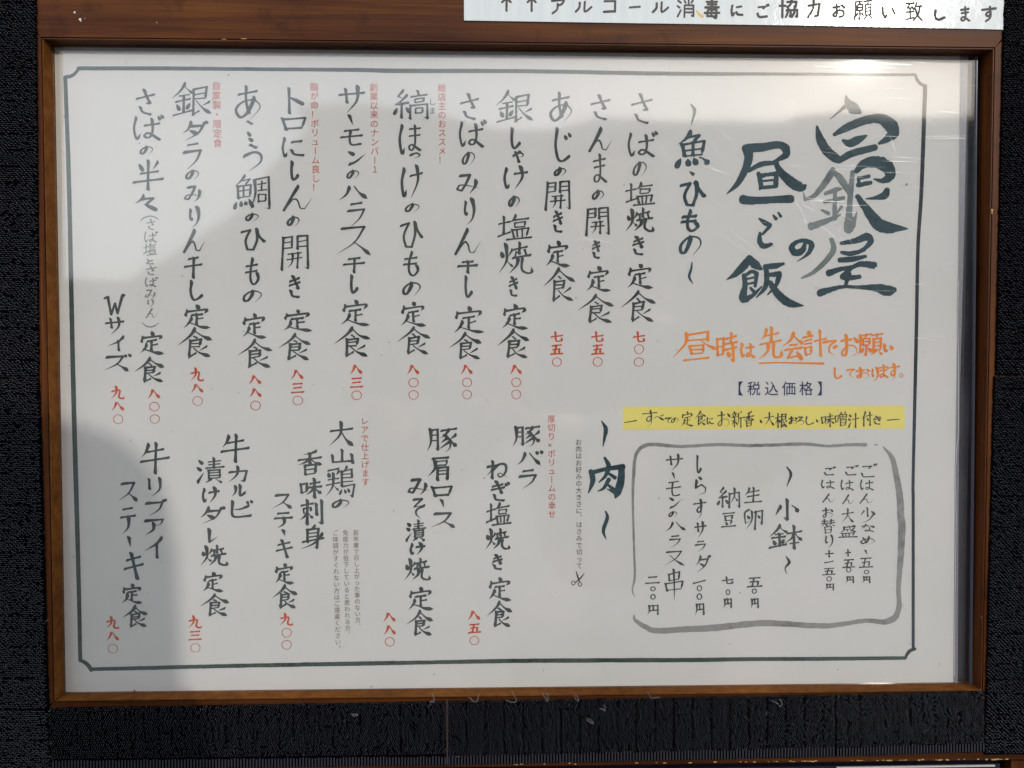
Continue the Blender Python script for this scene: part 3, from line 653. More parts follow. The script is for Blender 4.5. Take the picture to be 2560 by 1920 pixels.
PR = ['T5 七 1848 512 1925 580 〇 1855 592 1917 652 〇 1855 672 1917 730', 'T5 七 1592 512 1670 578 五 1592 592 1672 658 〇 1602 670 1663 730', 'T5 七 1342 512 1420 578 五 1340 592 1420 658 〇 1352 672 1412 730',
 'T5 八 1090 715 1170 780 〇 1102 796 1162 855 〇 1102 870 1162 930', 'T5 八 788 715 868 780 〇 800 797 860 855 〇 800 872 860 930', 'T5 八 458 715 540 782 〇 470 798 532 857 〇 470 873 532 932',
 'T5 八 108 715 190 780 三 110 795 192 860 〇 120 875 183 935', 'T4 八 1785 745 1868 812 三 1788 828 1870 893 〇 1798 908 1862 967', 'T4 八 1525 780 1610 842 八 1528 860 1612 922 〇 1538 938 1602 998',
 'T4 九 1168 738 1252 820 八 1170 832 1253 895 〇 1182 910 1246 970', 'T4 八 905 865 988 930 〇 917 945 980 1004 〇 920 1022 982 1080', 'T4 九 680 850 765 930 八 682 942 767 1005 〇 695 1022 757 1082',
 'T8 八 832 690 915 755 五 835 770 915 832 〇 845 848 905 905', 'T8 八 312 702 395 765 八 315 780 397 845 〇 325 855 385 913', 'T7 九 1718 710 1802 785 〇 1730 798 1792 858 〇 1730 873 1792 932',
 'T7 九 1155 725 1240 802 三 1158 815 1240 875 〇 1170 892 1232 950', 'T7 九 650 730 733 805 八 652 818 735 882 〇 662 897 725 955']
for tx in PR:
    I = Ink(); tk = tx.split(); t = tk[0]
    for i in range(1, len(tk), 5): write(t + ' ' + ' '.join(tk[i:i + 5]), 3.0 if tk[i] == '〇' else 5.2, I)
    put(I, 'price', RED)
# side dishes ---------------------------------------------------------------
SIDE = ['T6 ご 1212 1320 1310 1410 は 1205 1425 1288 1490 ん 1200 1510 1290 1572 T9 少 1205 60 1297 155 な 1212 160 1295 210 め 1207 235 1297 285|T9 ー 1235 320 1252 350 五 1197 365 1285 430 〇 1228 440 1262 468 円 1218 480 1268 525',
 'T6 ご 1115 1330 1195 1398 は 1085 1425 1165 1490 ん 1095 1515 1170 1575 T9 大 1090 65 1170 155 盛 1072 165 1188 245|T9 十 1112 315 1150 358 五 1095 375 1175 430 〇 1118 425 1152 458 円 1115 480 1168 525',
 'T6 ご 985 1340 1055 1398 は 965 1425 1048 1480 ん 972 1510 1052 1565 T9 お 972 60 1040 125 替 962 130 1052 220 り 990 225 1040 310|T9 十 988 320 1042 365 一 985 385 1042 402 五 972 428 1055 475 〇 998 480 1032 515 円 990 525 1045 570',
 'T6 生 490 1470 605 1570 T9 卵 493 68 608 198|T9 五 508 485 605 550 〇 538 555 572 590 円 530 615 582 680',
 'T6 納 328 1472 468 1600 T9 豆 350 85 445 182|T9 七 355 482 428 530 〇 378 560 408 598 円 362 615 418 680',
 'T6 し 200 1275 232 1385 ら 190 1400 262 1520 T9 す 178 8 262 135 サ 185 145 262 248 ラ 190 262 258 335 ダ 190 345 288 460|T9 一 175 502 258 530 〇 200 535 235 575 〇 200 585 235 628 円 188 645 248 722',
 'T6 サ 10 1268 118 1375 ー 50 1380 70 1425 モ 10 1430 105 1525 ン 28 1530 108 1600 の 28 1618 82 1658 T9 ハ 5 145 138 208 ラ 30 228 105 308 又 0 322 130 420 串 5 435 120 635|T8 二 1925 480 2015 528 〇 1955 542 1990 575 〇 1955 590 1990 625 円 1935 655 2008 722']
for k, tx_ in enumerate(SIDE):
    for j, tx in enumerate(tx_.split('|')): put(write(tx, 4.0 if k < 3 else 4.9), 'side_price' if j else 'side_dish', INK)
# headings -------------------------------------------------------------------
I = write('T3 魚 70 808 285 1030 ひ 95 1110 255 1270 も 102 1290 215 1428 の 95 1450 232 1575', 10.0)
I.wide([(165, 640, 8), (188, 675, 20), (182, 715, 14), (168, 765, 4)], tile=3); I.wide([(160, 1055, 8), (180, 1070, 22)], tile=3)
I.wide([(172, 1610, 6), (168, 1650, 14), (155, 1700, 16), (178, 1743, 4)], tile=3); put(I, 'heading', TITLE, label='fish heading between two short dashes')
I = Ink()
for S in ([(1590, 1370, 30), (1602, 1430, 34), (1576, 1505, 8)], [(1605, 1378, 28), (1700, 1355, 26), (1790, 1345, 38)], [(1780, 1345, 38), (1775, 1430, 46), (1755, 1500, 46), (1740, 1535, 12)], [(1755, 1510, 34), (1690, 1480, 6)], [(1675, 1288, 16), (1700, 1340, 30), (1680, 1400, 22), (1640, 1440, 8)],
          [(1700, 1385, 16), (1740, 1412, 26)], [(1702, 1420, 26), (1670, 1475, 20), (1632, 1495, 6)], [(1695, 1455, 16), (1745, 1495, 28)], [(1655, 1060, 5), (1682, 1110, 26), (1676, 1160, 20), (1665, 1220, 5)], [(1680, 1616, 8), (1692, 1656, 22), (1668, 1736, 22), (1685, 1791, 4)]): I.wide(S, tile=5)
put(I, 'heading', TITLE, label='large meat heading between two short dashes')
I = write('T9 小 680 8 832 138 鉢 642 165 855 315', 7.8)
I.wide([(755, 1345, 8), (780, 1390, 18), (755, 1465, 4)], tile=6); I.wide([(750, 358, 6), (770, 395, 18), (745, 430, 8), (754, 465, 4)], tile=9); put(I, 'heading', INK, label='small-dish heading inside the grey brush box')
# title ------------------------------------------------------------------------
I = Ink()
for S in ([(500, 905, 50), (520, 960, 58), (500, 1040, 46), (450, 1130, 34), (385, 1192, 5)], [(515, 912, 60), (600, 905, 54), (700, 890, 46), (745, 905, 50)], [(748, 905, 52), (750, 950, 44), (700, 980, 24), (680, 985, 8)], [(520, 1050, 24), (600, 1008, 34), (700, 1000, 22)],
          [(680, 990, 26), (720, 1060, 46), (790, 1125, 66), (845, 1150, 56), (872, 1138, 16)], [(580, 1062, 26), (595, 1130, 30), (588, 1166, 10)], [(590, 1082, 30), (640, 1072, 24), (692, 1066, 30)], [(692, 1066, 28), (686, 1145, 34)], [(605, 1112, 14), (680, 1106, 14)], [(600, 1152, 24), (685, 1146, 22)],
          [(482, 1225, 58), (540, 1232, 50), (680, 1226, 44), (785, 1222, 52)],
          [(585, 1343, 12), (620, 1368, 32), (655, 1385, 26)], [(650, 1390, 24), (605, 1440, 16)], [(590, 1430, 18), (588, 1480, 32), (612, 1512, 34), (662, 1500, 22)], [(672, 1322, 12), (690, 1345, 24)], [(702, 1305, 12), (718, 1330, 20)],
          [(530, 1584, 40), (490, 1634, 50), (440, 1684, 36), (385, 1718, 6)], [(530, 1589, 36), (560, 1624, 56), (600, 1654, 20)], [(492, 1690, 30), (498, 1754, 32), (485, 1830, 50), (515, 1846, 26)], [(500, 1692, 20), (540, 1668, 22), (572, 1680, 28)], [(570, 1680, 28), (560, 1760, 20)], [(510, 1714, 14), (555, 1704, 14)], [(510, 1745, 14), (555, 1736, 14)], [(500, 1838, 36), (550, 1812, 24), (600, 1760, 10)],
          [(530, 1768, 16), (560, 1800, 26)], [(620, 1640, 34), (680, 1634, 36), (736, 1620, 18)], [(622, 1634, 30), (632, 1690, 32), (622, 1764, 30), (568, 1828, 8)], [(640, 1690, 24), (712, 1682, 36)], [(710, 1684, 34), (690, 1749, 26), (636, 1812, 8)], [(650, 1734, 30), (690, 1794, 46), (740, 1844, 52), (790, 1868, 44), (856, 1878, 8)]): I.wide(S, 8, .09, tile=3)
put(I, 'title_lettering', TITLE, label='left title column in dark blue-black brush strokes')
I = Ink()
for S in ([(1118, 585, 6), (1128, 625, 40), (1165, 665, 74), (1205, 690, 26)], [(1110, 655, 30), (1070, 690, 14), (1022, 732, 4)], [(940, 775, 14), (958, 850, 50), (1000, 925, 60), (1060, 975, 56), (1095, 985, 26)], [(1045, 828, 22), (1120, 785, 50), (1230, 742, 52), (1320, 728, 60), (1385, 765, 84), (1408, 815, 76), (1375, 852, 46), (1320, 882, 18)],
          [(1075, 985, 40), (1150, 945, 44), (1220, 925, 44), (1300, 905, 40)], [(1098, 862, 18), (1140, 880, 48), (1195, 858, 48), (1246, 832, 12)],
          [(1180, 1055, 28), (1230, 1005, 56), (1310, 995, 76), (1380, 1035, 80), (1385, 1085, 60), (1345, 1110, 34), (1290, 1100, 10)], [(1190, 1098, 18), (1262, 1082, 24)], [(1190, 1138, 30), (1272, 1122, 24)], [(1195, 1090, 20), (1200, 1142, 24)],
          [(1372, 1165, 34), (1355, 1200, 48), (1300, 1215, 24), (1240, 1222, 7)], [(1188, 1205, 30), (1240, 1280, 52), (1310, 1370, 78), (1370, 1398, 74), (1440, 1402, 40), (1498, 1406, 8)],
          [(1010, 1680, 44), (1080, 1655, 30), (1160, 1640, 26), (1210, 1622, 34), (1290, 1630, 44), (1305, 1634, 16)], [(1088, 1495, 22), (1180, 1478, 36), (1245, 1455, 50), (1270, 1480, 40), (1240, 1520, 26), (1190, 1545, 12)], [(1090, 1550, 20), (1150, 1558, 32), (1235, 1535, 20)], [(1078, 1598, 32), (1160, 1592, 34), (1240, 1575, 20)],
          [(1150, 1650, 24), (1092, 1700, 30)], [(1092, 1702, 30), (1130, 1708, 34), (1205, 1700, 26)], [(1140, 1680, 26), (1115, 1755, 22)], [(955, 1802, 46), (1000, 1786, 38), (1100, 1762, 22), (1200, 1765, 24), (1300, 1768, 46), (1370, 1785, 68), (1418, 1780, 36)],
          [(872, 1482, 16), (848, 1540, 40), (805, 1552, 42), (785, 1520, 38), (815, 1488, 26), (865, 1478, 26), (905, 1500, 36), (895, 1545, 28), (860, 1580, 14), (818, 1606, 4)]): I.wide(S, 8, .09, tile=3)
put(I, 'title_lettering', TITLE, label='right title column of the largest brush characters')
I = Ink(LZ - .00003)
for S in ([(1040, 1040, 34), (1012, 1090, 44), (970, 1150, 38), (920, 1205, 28), (865, 1226, 22)], [(856, 1180, 5), (866, 1225, 18)], [(1040, 1050, 26), (1090, 1105, 46), (1145, 1200, 24)], [(1160, 1055, 28), (1150, 1150, 34), (1138, 1300, 38), (1140, 1380, 70), (1130, 1415, 56)], [(990, 1190, 24), (1060, 1165, 30), (1092, 1160, 12)], [(984, 1242, 22), (1105, 1215, 24)], [(1052, 1160, 24), (1048, 1345, 30)], [(968, 1290, 14), (1012, 1312, 26)], [(1092, 1270, 20), (1060, 1312, 12)], [(900, 1392, 46), (960, 1372, 40), (1040, 1340, 26), (1085, 1318, 10)], [(1160, 1390, 34), (1186, 1300, 6)],
          [(1028, 1470, 26), (1042, 1530, 36), (995, 1602, 34), (920, 1672, 26), (846, 1709, 12)]): I.wide(S, 8, .12, tile=3)
put(I, 'title_lettering', WASH, label='paler grey washed strokes of the title')
# orange note --------------------------------------------------------------------
I = write('T6 昼 50 510 335 692 時 320 520 455 698 は 470 585 560 675 先 582 485 728 690 会 722 520 868 688 計 850 502 1000 668 で 975 565 1065 665 お 1085 530 1195 675 願 1190 520 1350 665 い 1350 590 1410 640', 7.0)
write('T6 し 1045 735 1095 805 て 1120 740 1175 800 お 1180 735 1265 805 り 1275 735 1320 825 ま 1320 715 1380 800 す 1370 710 1452 825', 5.2, I); write('T6 〇 1445 768 1470 798', 2.6, I)
I.wide([(585, 708, 10), (700, 704, 9), (850, 707, 10), (980, 710, 14)], tile=6); put(I, 'orange_note', ORANGE)
# yellow band ------------------------------------------------------------------------
mb = sheet([(1557, 1017), (1900, 1014.5), (2262, 1014), (2262, 1071.5), (1900, 1073), (1557, 1074)], LZ - .00005, LZ - .00003)
band = mb.build('yellow_band', YELLOW, menu)
I = write('T5 す 1905 995 2000 1105 べ 1975 1020 2045 1062 て 2045 1040 2088 1080 の 2084 1042 2130 1080 T6 定 105 1000 185 1095 食 185 1000 262 1090 に 262 1040 305 1085 お 328 1005 408 1100 新 412 1000 488 1105 香 488 1005 555 1100 ・ 588 1052 602 1075 大 615 1010 680 1095 根 680 1015 760 1105 お 765 1035 820 1085 ろ 820 1035 862 1090 し 870 1035 922 1088 ・ 932 1050 946 1070 味 965 1015 1050 1100 噌 1050 1005 1125 1095 汁 1130 1015 1200 1105 付 1215 1005 1282 1095 き 1285 1030 1335 1085', 3.5)
I.wide([(1797, 1073, 5), (1872, 1060, 7)], tile=5); I.wide([(1372, 1058, 7), (1446, 1052, 5)], tile=6); put(I, 'band_lettering', BLACK)
# grey brush box ------------------------------------------------------------------------
I = Ink(LZ - .00003)
I.wide([(1586, 1492, 2), (1581, 1473, 4), (1587, 1440, 6), (1585, 1367, 5), (1582, 1245, 6), (1584, 1190, 8), (1587, 1150, 8), (1595, 1127, 9), (1611, 1115, 10), (1635, 1111, 9), (1701, 1116, 8), (1798, 1111.5, 8), (1884, 1114, 8), (2006, 1110, 8), (2067, 1115, 7), (2120, 1112, 8), (2165, 1112, 9)], 12, .12)
I.wide([(2186, 1112, 3), (2194, 1112, 3)], 3)
I.wide([(2208, 1117, 3), (2230, 1145, 12), (2241, 1190, 15), (2250, 1245, 17), (2252, 1291, 18), (2255, 1326, 19), (2250, 1416, 15), (2246, 1473, 12), (2248, 1513, 13), (2240, 1540, 15), (2225, 1551, 16), (2205, 1555, 13), (2160, 1552, 11), (2059, 1565, 13), (1912, 1558, 15), (1782, 1570, 17), (1725, 1572.5, 15), (1644, 1577, 14), (1615, 1568, 13), (1588, 1550, 8), (1585, 1538, 4)], 12, .14)
put(I, 'brush_box', PALE)
# scissors
I = Ink()
I.wide([(1500, 450, 5), (1512, 490, 10), (1522, 515, 6)], tile=8); I.wide([(1550, 462, 4), (1525, 495, 9), (1495, 520, 6)], tile=8)
for cx_, cy_ in ((1482, 522), (1524, 530)): I.wide([(cx_ + 11 * math.cos(q_), cy_ + 12 * math.sin(q_), 5) for q_ in [k * math.pi / 4 for k in range(9)]], 3, tile=8)
put(I, 'scissors_mark', BLACK)
# printed border ----------------------------------------------------------------------------
def poly(I, pts, wds, per=10, rag=.05): I.wide([(x, y, w_) for (x, y), w_ in zip(pts, wds)], per, rag)
I = Ink(LZ - .00004)
poly(I, [(195, 171), (407, 171), (650, 173), (895, 175), (993, 177), (1318, 178), (1660, 184), (1945, 185), (2288, 187)], [10, 10, 9, 10, 11, 10, 10, 8, 7], 24, .06)
poly(I, [(196, 172), (190, 181), (178, 190), (163, 193)], [7, 8, 9, 9], 5)
poly(I, [(163, 192), (167, 300), (171, 407), (175, 570), (181, 864), (187, 1108), (191, 1245), (196.5, 1448), (200.6, 1650)], [10, 10, 11, 11, 12, 12, 12, 11, 10], 24, .05)
poly(I, [(199, 1650), (212, 1656), (222, 1665), (229, 1676)], [9, 10, 11, 10], 5)
poly(I, [(228, 1673), (366, 1670), (570, 1665), (895, 1659), (1074, 1656), (1318, 1652), (1725, 1650), (1863, 1648), (2067, 1647), (2264, 1645)], [9, 10, 10, 11, 10, 11, 11, 10, 10, 9], 24, .08)
put(I, 'printed_border', BORDER, label='mottled green-black lines of the border at top, left and bottom')
I = Ink(LZ - .00004)
poly(I, [(2263, 1646), (2267, 1637), (2275, 1627), (2288, 1622)], [7, 8, 9, 8], 5)
poly(I, [(2283, 1625), (2283, 1420), (2283, 1245), (2283, 1190), (2291, 823), (2295, 620), (2304, 468), (2313, 214)], [8, 8, 8, 8, 9, 9, 10, 11], 24, .04)
poly(I, [(2314, 215), (2302, 210), (2293, 200), (2288, 186)], [8, 8, 8, 7], 5)
put(I, 'printed_border', BORDB, label='dark right-hand line of the border')
# printed small text from the built-in font ---------------------------------------------------
GC = {}
def fglyph(ch, bold=0):
    k = (ch, bold)
    if k not in GC:
        cu = bpy.data.curves.new('t', 'FONT'); cu.body = ch; cu.resolution_u = 3; cu.offset = bold
        o = bpy.data.objects.new('t', cu); sc.collection.objects.link(o); bpy.context.view_layer.update()
        me = bpy.data.meshes.new_from_object(o.evaluated_get(bpy.context.evaluated_depsgraph_get()))
        V = [(v.co.x, v.co.y) for v in me.vertices]; Fc = [tuple(p.vertices) for p in me.polygons]
        bpy.data.objects.remove(o); bpy.data.curves.remove(cu); bpy.data.meshes.remove(me)
        GC[k] = (V, Fc)
    return GC[k]
def fput(I, ch, cx_, cy_, size, box=None, rot=False, bold=0, w=None, wob=0):
    V, Fc = fglyph(ch, bold)
    if not V: return
    w = w if w is not None else LZ
    if box:
        xs = [v[0] for v in V]; ys = [v[1] for v in V]; x0, x1, y0, y1 = min(xs), max(xs), min(ys), max(ys)
        Q = [(box[0] + (x - x0) / (x1 - x0) * (box[2] - box[0]), box[3] - (y - y0) / ((y1 - y0) or 1) * (box[3] - box[1])) for x, y in V]
    else:
        # em box of the glyph is about 1 wide, from -.12 to .88 high
        Q = []
        for x, y in V:
            dx, dy = (x - .5) * size, -(y - .38) * size
            if rot: dx, dy = -dy, dx
            Q.append((cx_ + dx, cy_ + dy))
    if wob: Q = [(x + noise.noise(Vector((x * .12, y * .12, 1))) * wob, y + noise.noise(Vector((x * .12, y * .12, 8))) * wob) for x, y in Q]
    I.add([(*px(x, y, w), w) for x, y in Q], Fc)
def column(t, x0, y0, x1, y1, text, size, mt, name='small_note', bold=.003):
    I = MB(); n = len(text); A = tp(t, x0, y0); B = tp(t, x1, y1); sz = min(size * K, math.dist(A, B) / n * .95)
    for i, ch in enumerate(text):
        q = (i + .5) / n; X = A[0] + (B[0] - A[0]) * q; Y = A[1] + (B[1] - A[1]) * q
        if ch in 'ー': fput(I, ch, X, Y, sz, rot=True, bold=bold)
        elif ch in '、。': fput(I, ch, X + sz * .6, Y - sz * .6, sz, bold=bold)
        else: fput(I, ch, X, Y, sz, bold=bold)
    return I.build(name, mt, menu)
column(1, 1328, 498, 1338, 908, '自家製・限定食', 60, REDN)
column(1, 1930, 505, 1942, 1180, '脂が命！ボリューム良し！', 60, REDN)
column(2, 256, 508, 264, 1068, '創業以来のナンバー１', 58, REDN)
column(2, 675, 512, 677, 1010, '総店主のおススメ！', 60, REDN)
column(2, 617, 598, 617, 708, 'しま', 48, INK)
column(5, 200, 1036, 206, 1464, 'レアで仕上げます', 58, REDN)
column(5, 1348, 1024, 1352, 1662, '厚切り×ボリュームの幸せ', 58, REDN)
column(5, 1515, 1172, 1520, 1974, 'お肉はお好みの大きさに、はさみで切って', 42, BLACK)
column(8, 146, 194, 160, 808, '若年層で召し上がった事のない方、', 42, BROWN)
column(8, 82, 194, 98, 858, '免疫力が低下していると思われる方、', 42, BROWN)
column(8, 20, 194, 38, 945, 'ご体調がすぐれない方はご遠慮ください。', 42, BROWN)
I = MB()
for ch, a_, b_ in (('【', 458, 487), ('税', 512, 592), ('込', 620, 702), ('価', 725, 808), ('格', 832, 915), ('】', 942, 970)):
    A = tp(6, a_, 820); B = tp(6, b_, 906); fput(I, ch, 0, 0, 0, (*A, *B), bold=.007 if ch not in '【】' else 0)
I.build('tax_note', NAVY, menu)

# ------------------------------------------------------------------ notice above the frame
NW = .0006
sg = sheet([(1160, -90), (2510, -90), (2510.5, 30), (2511, 74), (2100, 65), (1600, 58), (1160, 51)], .00005, NW)
sign = sg.build('notice_sign', NOTICE, None, loc=W(.1, HH + .02, 0), label='glossy white notice strip lettered in grey marker on the top rail', category='sign')
SW = NW + .00005
I = Ink(SW); I.pen = True
for a_ in ((2, '↑', 1040, -18, 1105, 72), (2, '↑', 1196, -18, 1258, 72), (2, 'ア', 1345, -8, 1432, 88), (2, 'ル', 1492, 5, 1600, 78), (2, 'コ', 1665, 0, 1745, 78), (2, '―', 1825, 36, 1898, 50), (2, 'ル', 1965, 8, 2072, 80),
           (3, '消', 78, -10, 185, 108), (3, '毒', 245, -8, 345, 115), (3, 'に', 410, 26, 488, 100), (3, 'ご', 570, 20, 650, 108), (3, '協', 705, -8, 825, 112), (3, 'カ', 880, -8, 960, 112), (3, 'お', 1035, 20, 1115, 110), (3, '願', 1165, -4, 1285, 125),
           (3, 'い', 1340, 40, 1425, 112), (3, '致', 1480, 12, 1590, 130), (3, 'し', 1660, 58, 1730, 125), (3, 'ま', 1820, 35, 1882, 132), (3, 'す', 1950, 35, 2045, 135)):
    A = tp(a_[0], a_[2], a_[3]); B = tp(a_[0], a_[4], a_[5]); I.glyph(a_[1], (*A, *B), 5.6 if len(GL[a_[1]]) < 9 else 4.5, .8)
I.build('notice_lettering', MARK, sign)
I = Ink(SW); I.wide([(200, 65, 8), (215, 85, 16), (235, 100, 18), (245, 95, 6)], tile=3); I.build('glue_stain', simple('yellow_glue', (.62, .42, .10), .4), sign)

# ------------------------------------------------------------------ loop fabric strips
def loops(parent, u0, u1, v0, v1, w, pu, pv, mode, seed, edge=.0002):
    rs = np.random.RandomState(seed)
    nu, nv = int((u1 - u0) / pu), int((v1 - v0) / pv)
    U, V = np.meshgrid(np.arange(nu), np.arange(nv)); U = U.ravel(); V = V.ravel()
    uu = u0 + (U + .5 + .5 * (V % 2)) * pu; vv = v0 + (V + .5) * pv + (v1 - v0 - nv * pv) + .0002
    keep = np.ones(len(uu), bool)
    if mode == 'col': keep &= ~((U % 9) >= 8) | (rs.rand(len(uu)) < .35)
    elif pu > .0013: keep &= ~((V % 8) == 7) | (rs.rand(len(uu)) < .6)
    else: keep &= ~((U % 6) == 5) | (rs.rand(len(uu)) < .65)
    side = pu > .0013
    uu = uu + rs.normal(0, pu * (.07 if side else .06), len(uu)); vv = vv + rs.normal(0, pv * .09, len(vv))
    # ragged edge
    keep &= (uu < u1) & (rs.rand(len(uu)) < .95)
    uu, vv = uu[keep], vv[keep]; n = len(uu)
    ang = (rs.normal(-.35 if side else 1.35, .22, n) if mode != 'col' else rs.normal(1.5, .22, n)); wid = (.00062 if side else .00036) * rs.uniform(.8, 1.15, n); hgt = .00062 * rs.uniform(.6, 1.1, n) * np.where((V[keep] % 7) == 3, 1.4, 1.0); tr = .00017 if side else .00014
    lean = rs.normal(-.0002, .00015, n)
    seg, sd_ = 5, 3
    verts = np.zeros((n, (seg + 1) * sd_, 3))
    for i in range(seg + 1):
        q = math.pi * i / seg
        lx = -np.cos(q) * wid; lz = np.sin(q) * hgt; ly = np.sin(q) * lean
        cx_ = uu + lx * np.cos(ang) - ly * np.sin(ang); cy_ = vv + lx * np.sin(ang) + ly * np.cos(ang); cz = w + lz
        tx, tz = math.sin(q), math.cos(q)
        for k in range(sd_):
            p_ = 2 * math.pi * k / sd_
            nx, nz, nb = -tz * math.cos(p_), tx * math.cos(p_), math.sin(p_)
            verts[:, i * sd_ + k, 0] = cx_ + tr * (nx * np.cos(ang) - nb * np.sin(ang))
            verts[:, i * sd_ + k, 1] = cy_ + tr * (nx * np.sin(ang) + nb * np.cos(ang))
            verts[:, i * sd_ + k, 2] = cz + tr * nz
    V3 = verts.reshape(-1, 3); b0 = base_of(parent)
    co = np.stack([V3[:, 0] - b0.x, -V3[:, 2] - b0.y, V3[:, 1] + Z0 - b0.z], 1)
    fc = []
    for i in range(seg):
        for k in range(sd_): fc.append((i * sd_ + k, i * sd_ + (k + 1) % sd_, (i + 1) * sd_ + (k + 1) % sd_, (i + 1) * sd_ + k))
    fc = np.array(fc); allf = (fc[None] + (np.arange(n) * (seg + 1) * sd_)[:, None, None]).reshape(-1, 4)
    me = bpy.data.meshes.new('loop_pile'); me.vertices.add(len(co)); me.vertices.foreach_set('co', co.ravel())
    me.loops.add(allf.size); me.loops.foreach_set('vertex_index', allf.ravel().astype(np.int32))
    me.polygons.add(len(allf)); me.polygons.foreach_set('loop_start', np.arange(0, allf.size, 4, dtype=np.int32)); me.polygons.foreach_set('loop_total', np.full(len(allf), 4, dtype=np.int32))
    me.update(calc_edges=True); me.materials.append(NYLON); me.shade_smooth()
    o = bpy.data.objects.new('loop_pile', me); link(o, parent); o['kind'] = 'stuff'; return o
VT = .0009
def strip(pts, label, mode, seed, rib=None, pitch=(.00185, .00092)):
    P = [px(x, y, 0.0) for x, y in pts]
    us = [p[0] for p in P]; vs_ = [p[1] for p in P]
    u0, u1, v0, v1 = min(us), max(us), min(vs_), max(vs_)
    mb = MB(); r = random.Random(seed)
    # outline with a slightly frayed edge
    nn = 90; ring = []
    def lip(A, B, n):
        for i in range(n):
            q = i / n; ring.append((A[0] + (B[0] - A[0]) * q + r.gauss(0, .00012), A[1] + (B[1] - A[1]) * q + r.gauss(0, .00012)))
    for i in range(4):
        A, B = P[i], P[(i + 1) % 4]; lip(A, B, max(4, int(math.dist(A, B) / .0011)))
    n = len(ring)
    mb.add([(x, y, .00004) for x, y in ring] + [(x, y, VT) for x, y in ring], [tuple(reversed([k + n for k in range(n)]))] + [(k, k + n, (k + 1) % n + n, (k + 1) % n) for k in range(n)])
    o = mb.build('fastener_strip', WEB, frame, label=label)
    # piles follow a sheared box: build in straight rows inside, clipped by polygon extents
    lo = rib or 0
    pile = loops(o, u0, u1, v0 + lo, v1, VT, pitch[0], pitch[1], mode, seed)
    me = pile.data; co = np.empty(len(me.vertices) * 3); me.vertices.foreach_get('co', co); co = co.reshape(-1, 3)
    b0 = base_of(o)
    X = co[:, 0] + b0.x; Z = co[:, 2] + b0.z - Z0
    # bilinear warp of the bounding box on to the real quadrilateral (pts: tl,tr,br,bl)
    s_ = (X - u0) / (u1 - u0); t_ = (v1 - Z) / (v1 - v0)
    tl, tr_, br, bl = [np.array(p) for p in P]
    NX = (1 - t_) * ((1 - s_) * tl[0] + s_ * tr_[0]) + t_ * ((1 - s_) * bl[0] + s_ * br[0])
    NZ = (1 - t_) * ((1 - s_) * tl[1] + s_ * tr_[1]) + t_ * ((1 - s_) * bl[1] + s_ * br[1])
    co[:, 0] = NX - b0.x; co[:, 2] = NZ + Z0 - b0.z
    me.vertices.foreach_set('co', co.ravel()); me.update()
    if rib:
        mb = MB(); npc = int((u1 - u0) / .00145)
        for i in range(npc):
            q = (i + .5) / npc
            ub = bl[0] + (br[0] - bl[0]) * q; vb = bl[1] + (br[1] - bl[1]) * q
            mb.box(ub - .00032, ub + .00032, vb + .0003, vb + rib + r.uniform(-.0002, .0004), VT - .0001, VT + .00035)
        mb.build('woven_selvedge', WEB2, o, kind='stuff')
    # stray fibres along the edge
    mb = MB()
    for _ in range(int(14 + (u1 - u0 + v1 - v0) * 160)):
        A, B = r.choice([(P[0], P[1]), (P[1], P[2]), (P[2], P[3]), (P[3], P[0])]); q = r.random()
        x, y = A[0] + (B[0] - A[0]) * q, A[1] + (B[1] - A[1]) * q; an = r.uniform(0, 6.28); pp = []
        for k in range(5):
            pp.append((x, y, VT + .0003 * math.sin(k / 4 * math.pi))); an += r.gauss(0, .8); x += math.cos(an) * .00045; y += math.sin(an) * .00045
        mb.tube(pp, .00004, 3)
    mb.build('stray_fibres', NYLON, o, kind='stuff')
    return o
WEB2 = simple('black_nylon_rib', (.026, .027, .036), .4, 0, .5)
strip([(-45, -60), (93, -60), (100, 940), (-45, 940)], 'upper left strip of black loop fabric', 'row', 1)
strip([(-45, 942), (101, 942), (124, 1772), (-45, 1772)], 'lower left strip of black loop fabric', 'row', 2)
strip([(2509, -60), (2605, -60), (2605, 938), (2487, 938)], 'upper right strip of black loop fabric', 'row', 3)
strip([(2483, 941), (2605, 941), (2605, 1884), (2459, 1884)], 'lower right strip of black loop fabric', 'row', 4)
strip([(-45, 1774), (122, 1774), (132, 1926), (-45, 1926)], 'bottom left corner piece of black loop fabric', 'row', 8)
strip([(124, 1769), (1116, 1753), (1117, 1911), (132, 1922)], 'left piece of the black loop fabric along the foot of the frame', 'row', 5, rib=.0042, pitch=(.00105, .00105))
strip([(1119, 1753), (2084, 1736), (2085, 1889), (1120, 1911)], 'middle piece of the black loop fabric along the foot, in vertical rows', 'col', 6, rib=.0042, pitch=(.001, .00105))
strip([(2087, 1736), (2457, 1727), (2459, 1877), (2088, 1889)], 'right piece of the black loop fabric along the foot of the frame', 'row', 7, rib=.0042, pitch=(.00102, .00105))
mb = sheet([(1115.6, 1752), (1119.5, 1752), (1120, 1911), (1116.6, 1911)], 0.00006, .0013); mb.build('glue_seam', SEAM, frame)
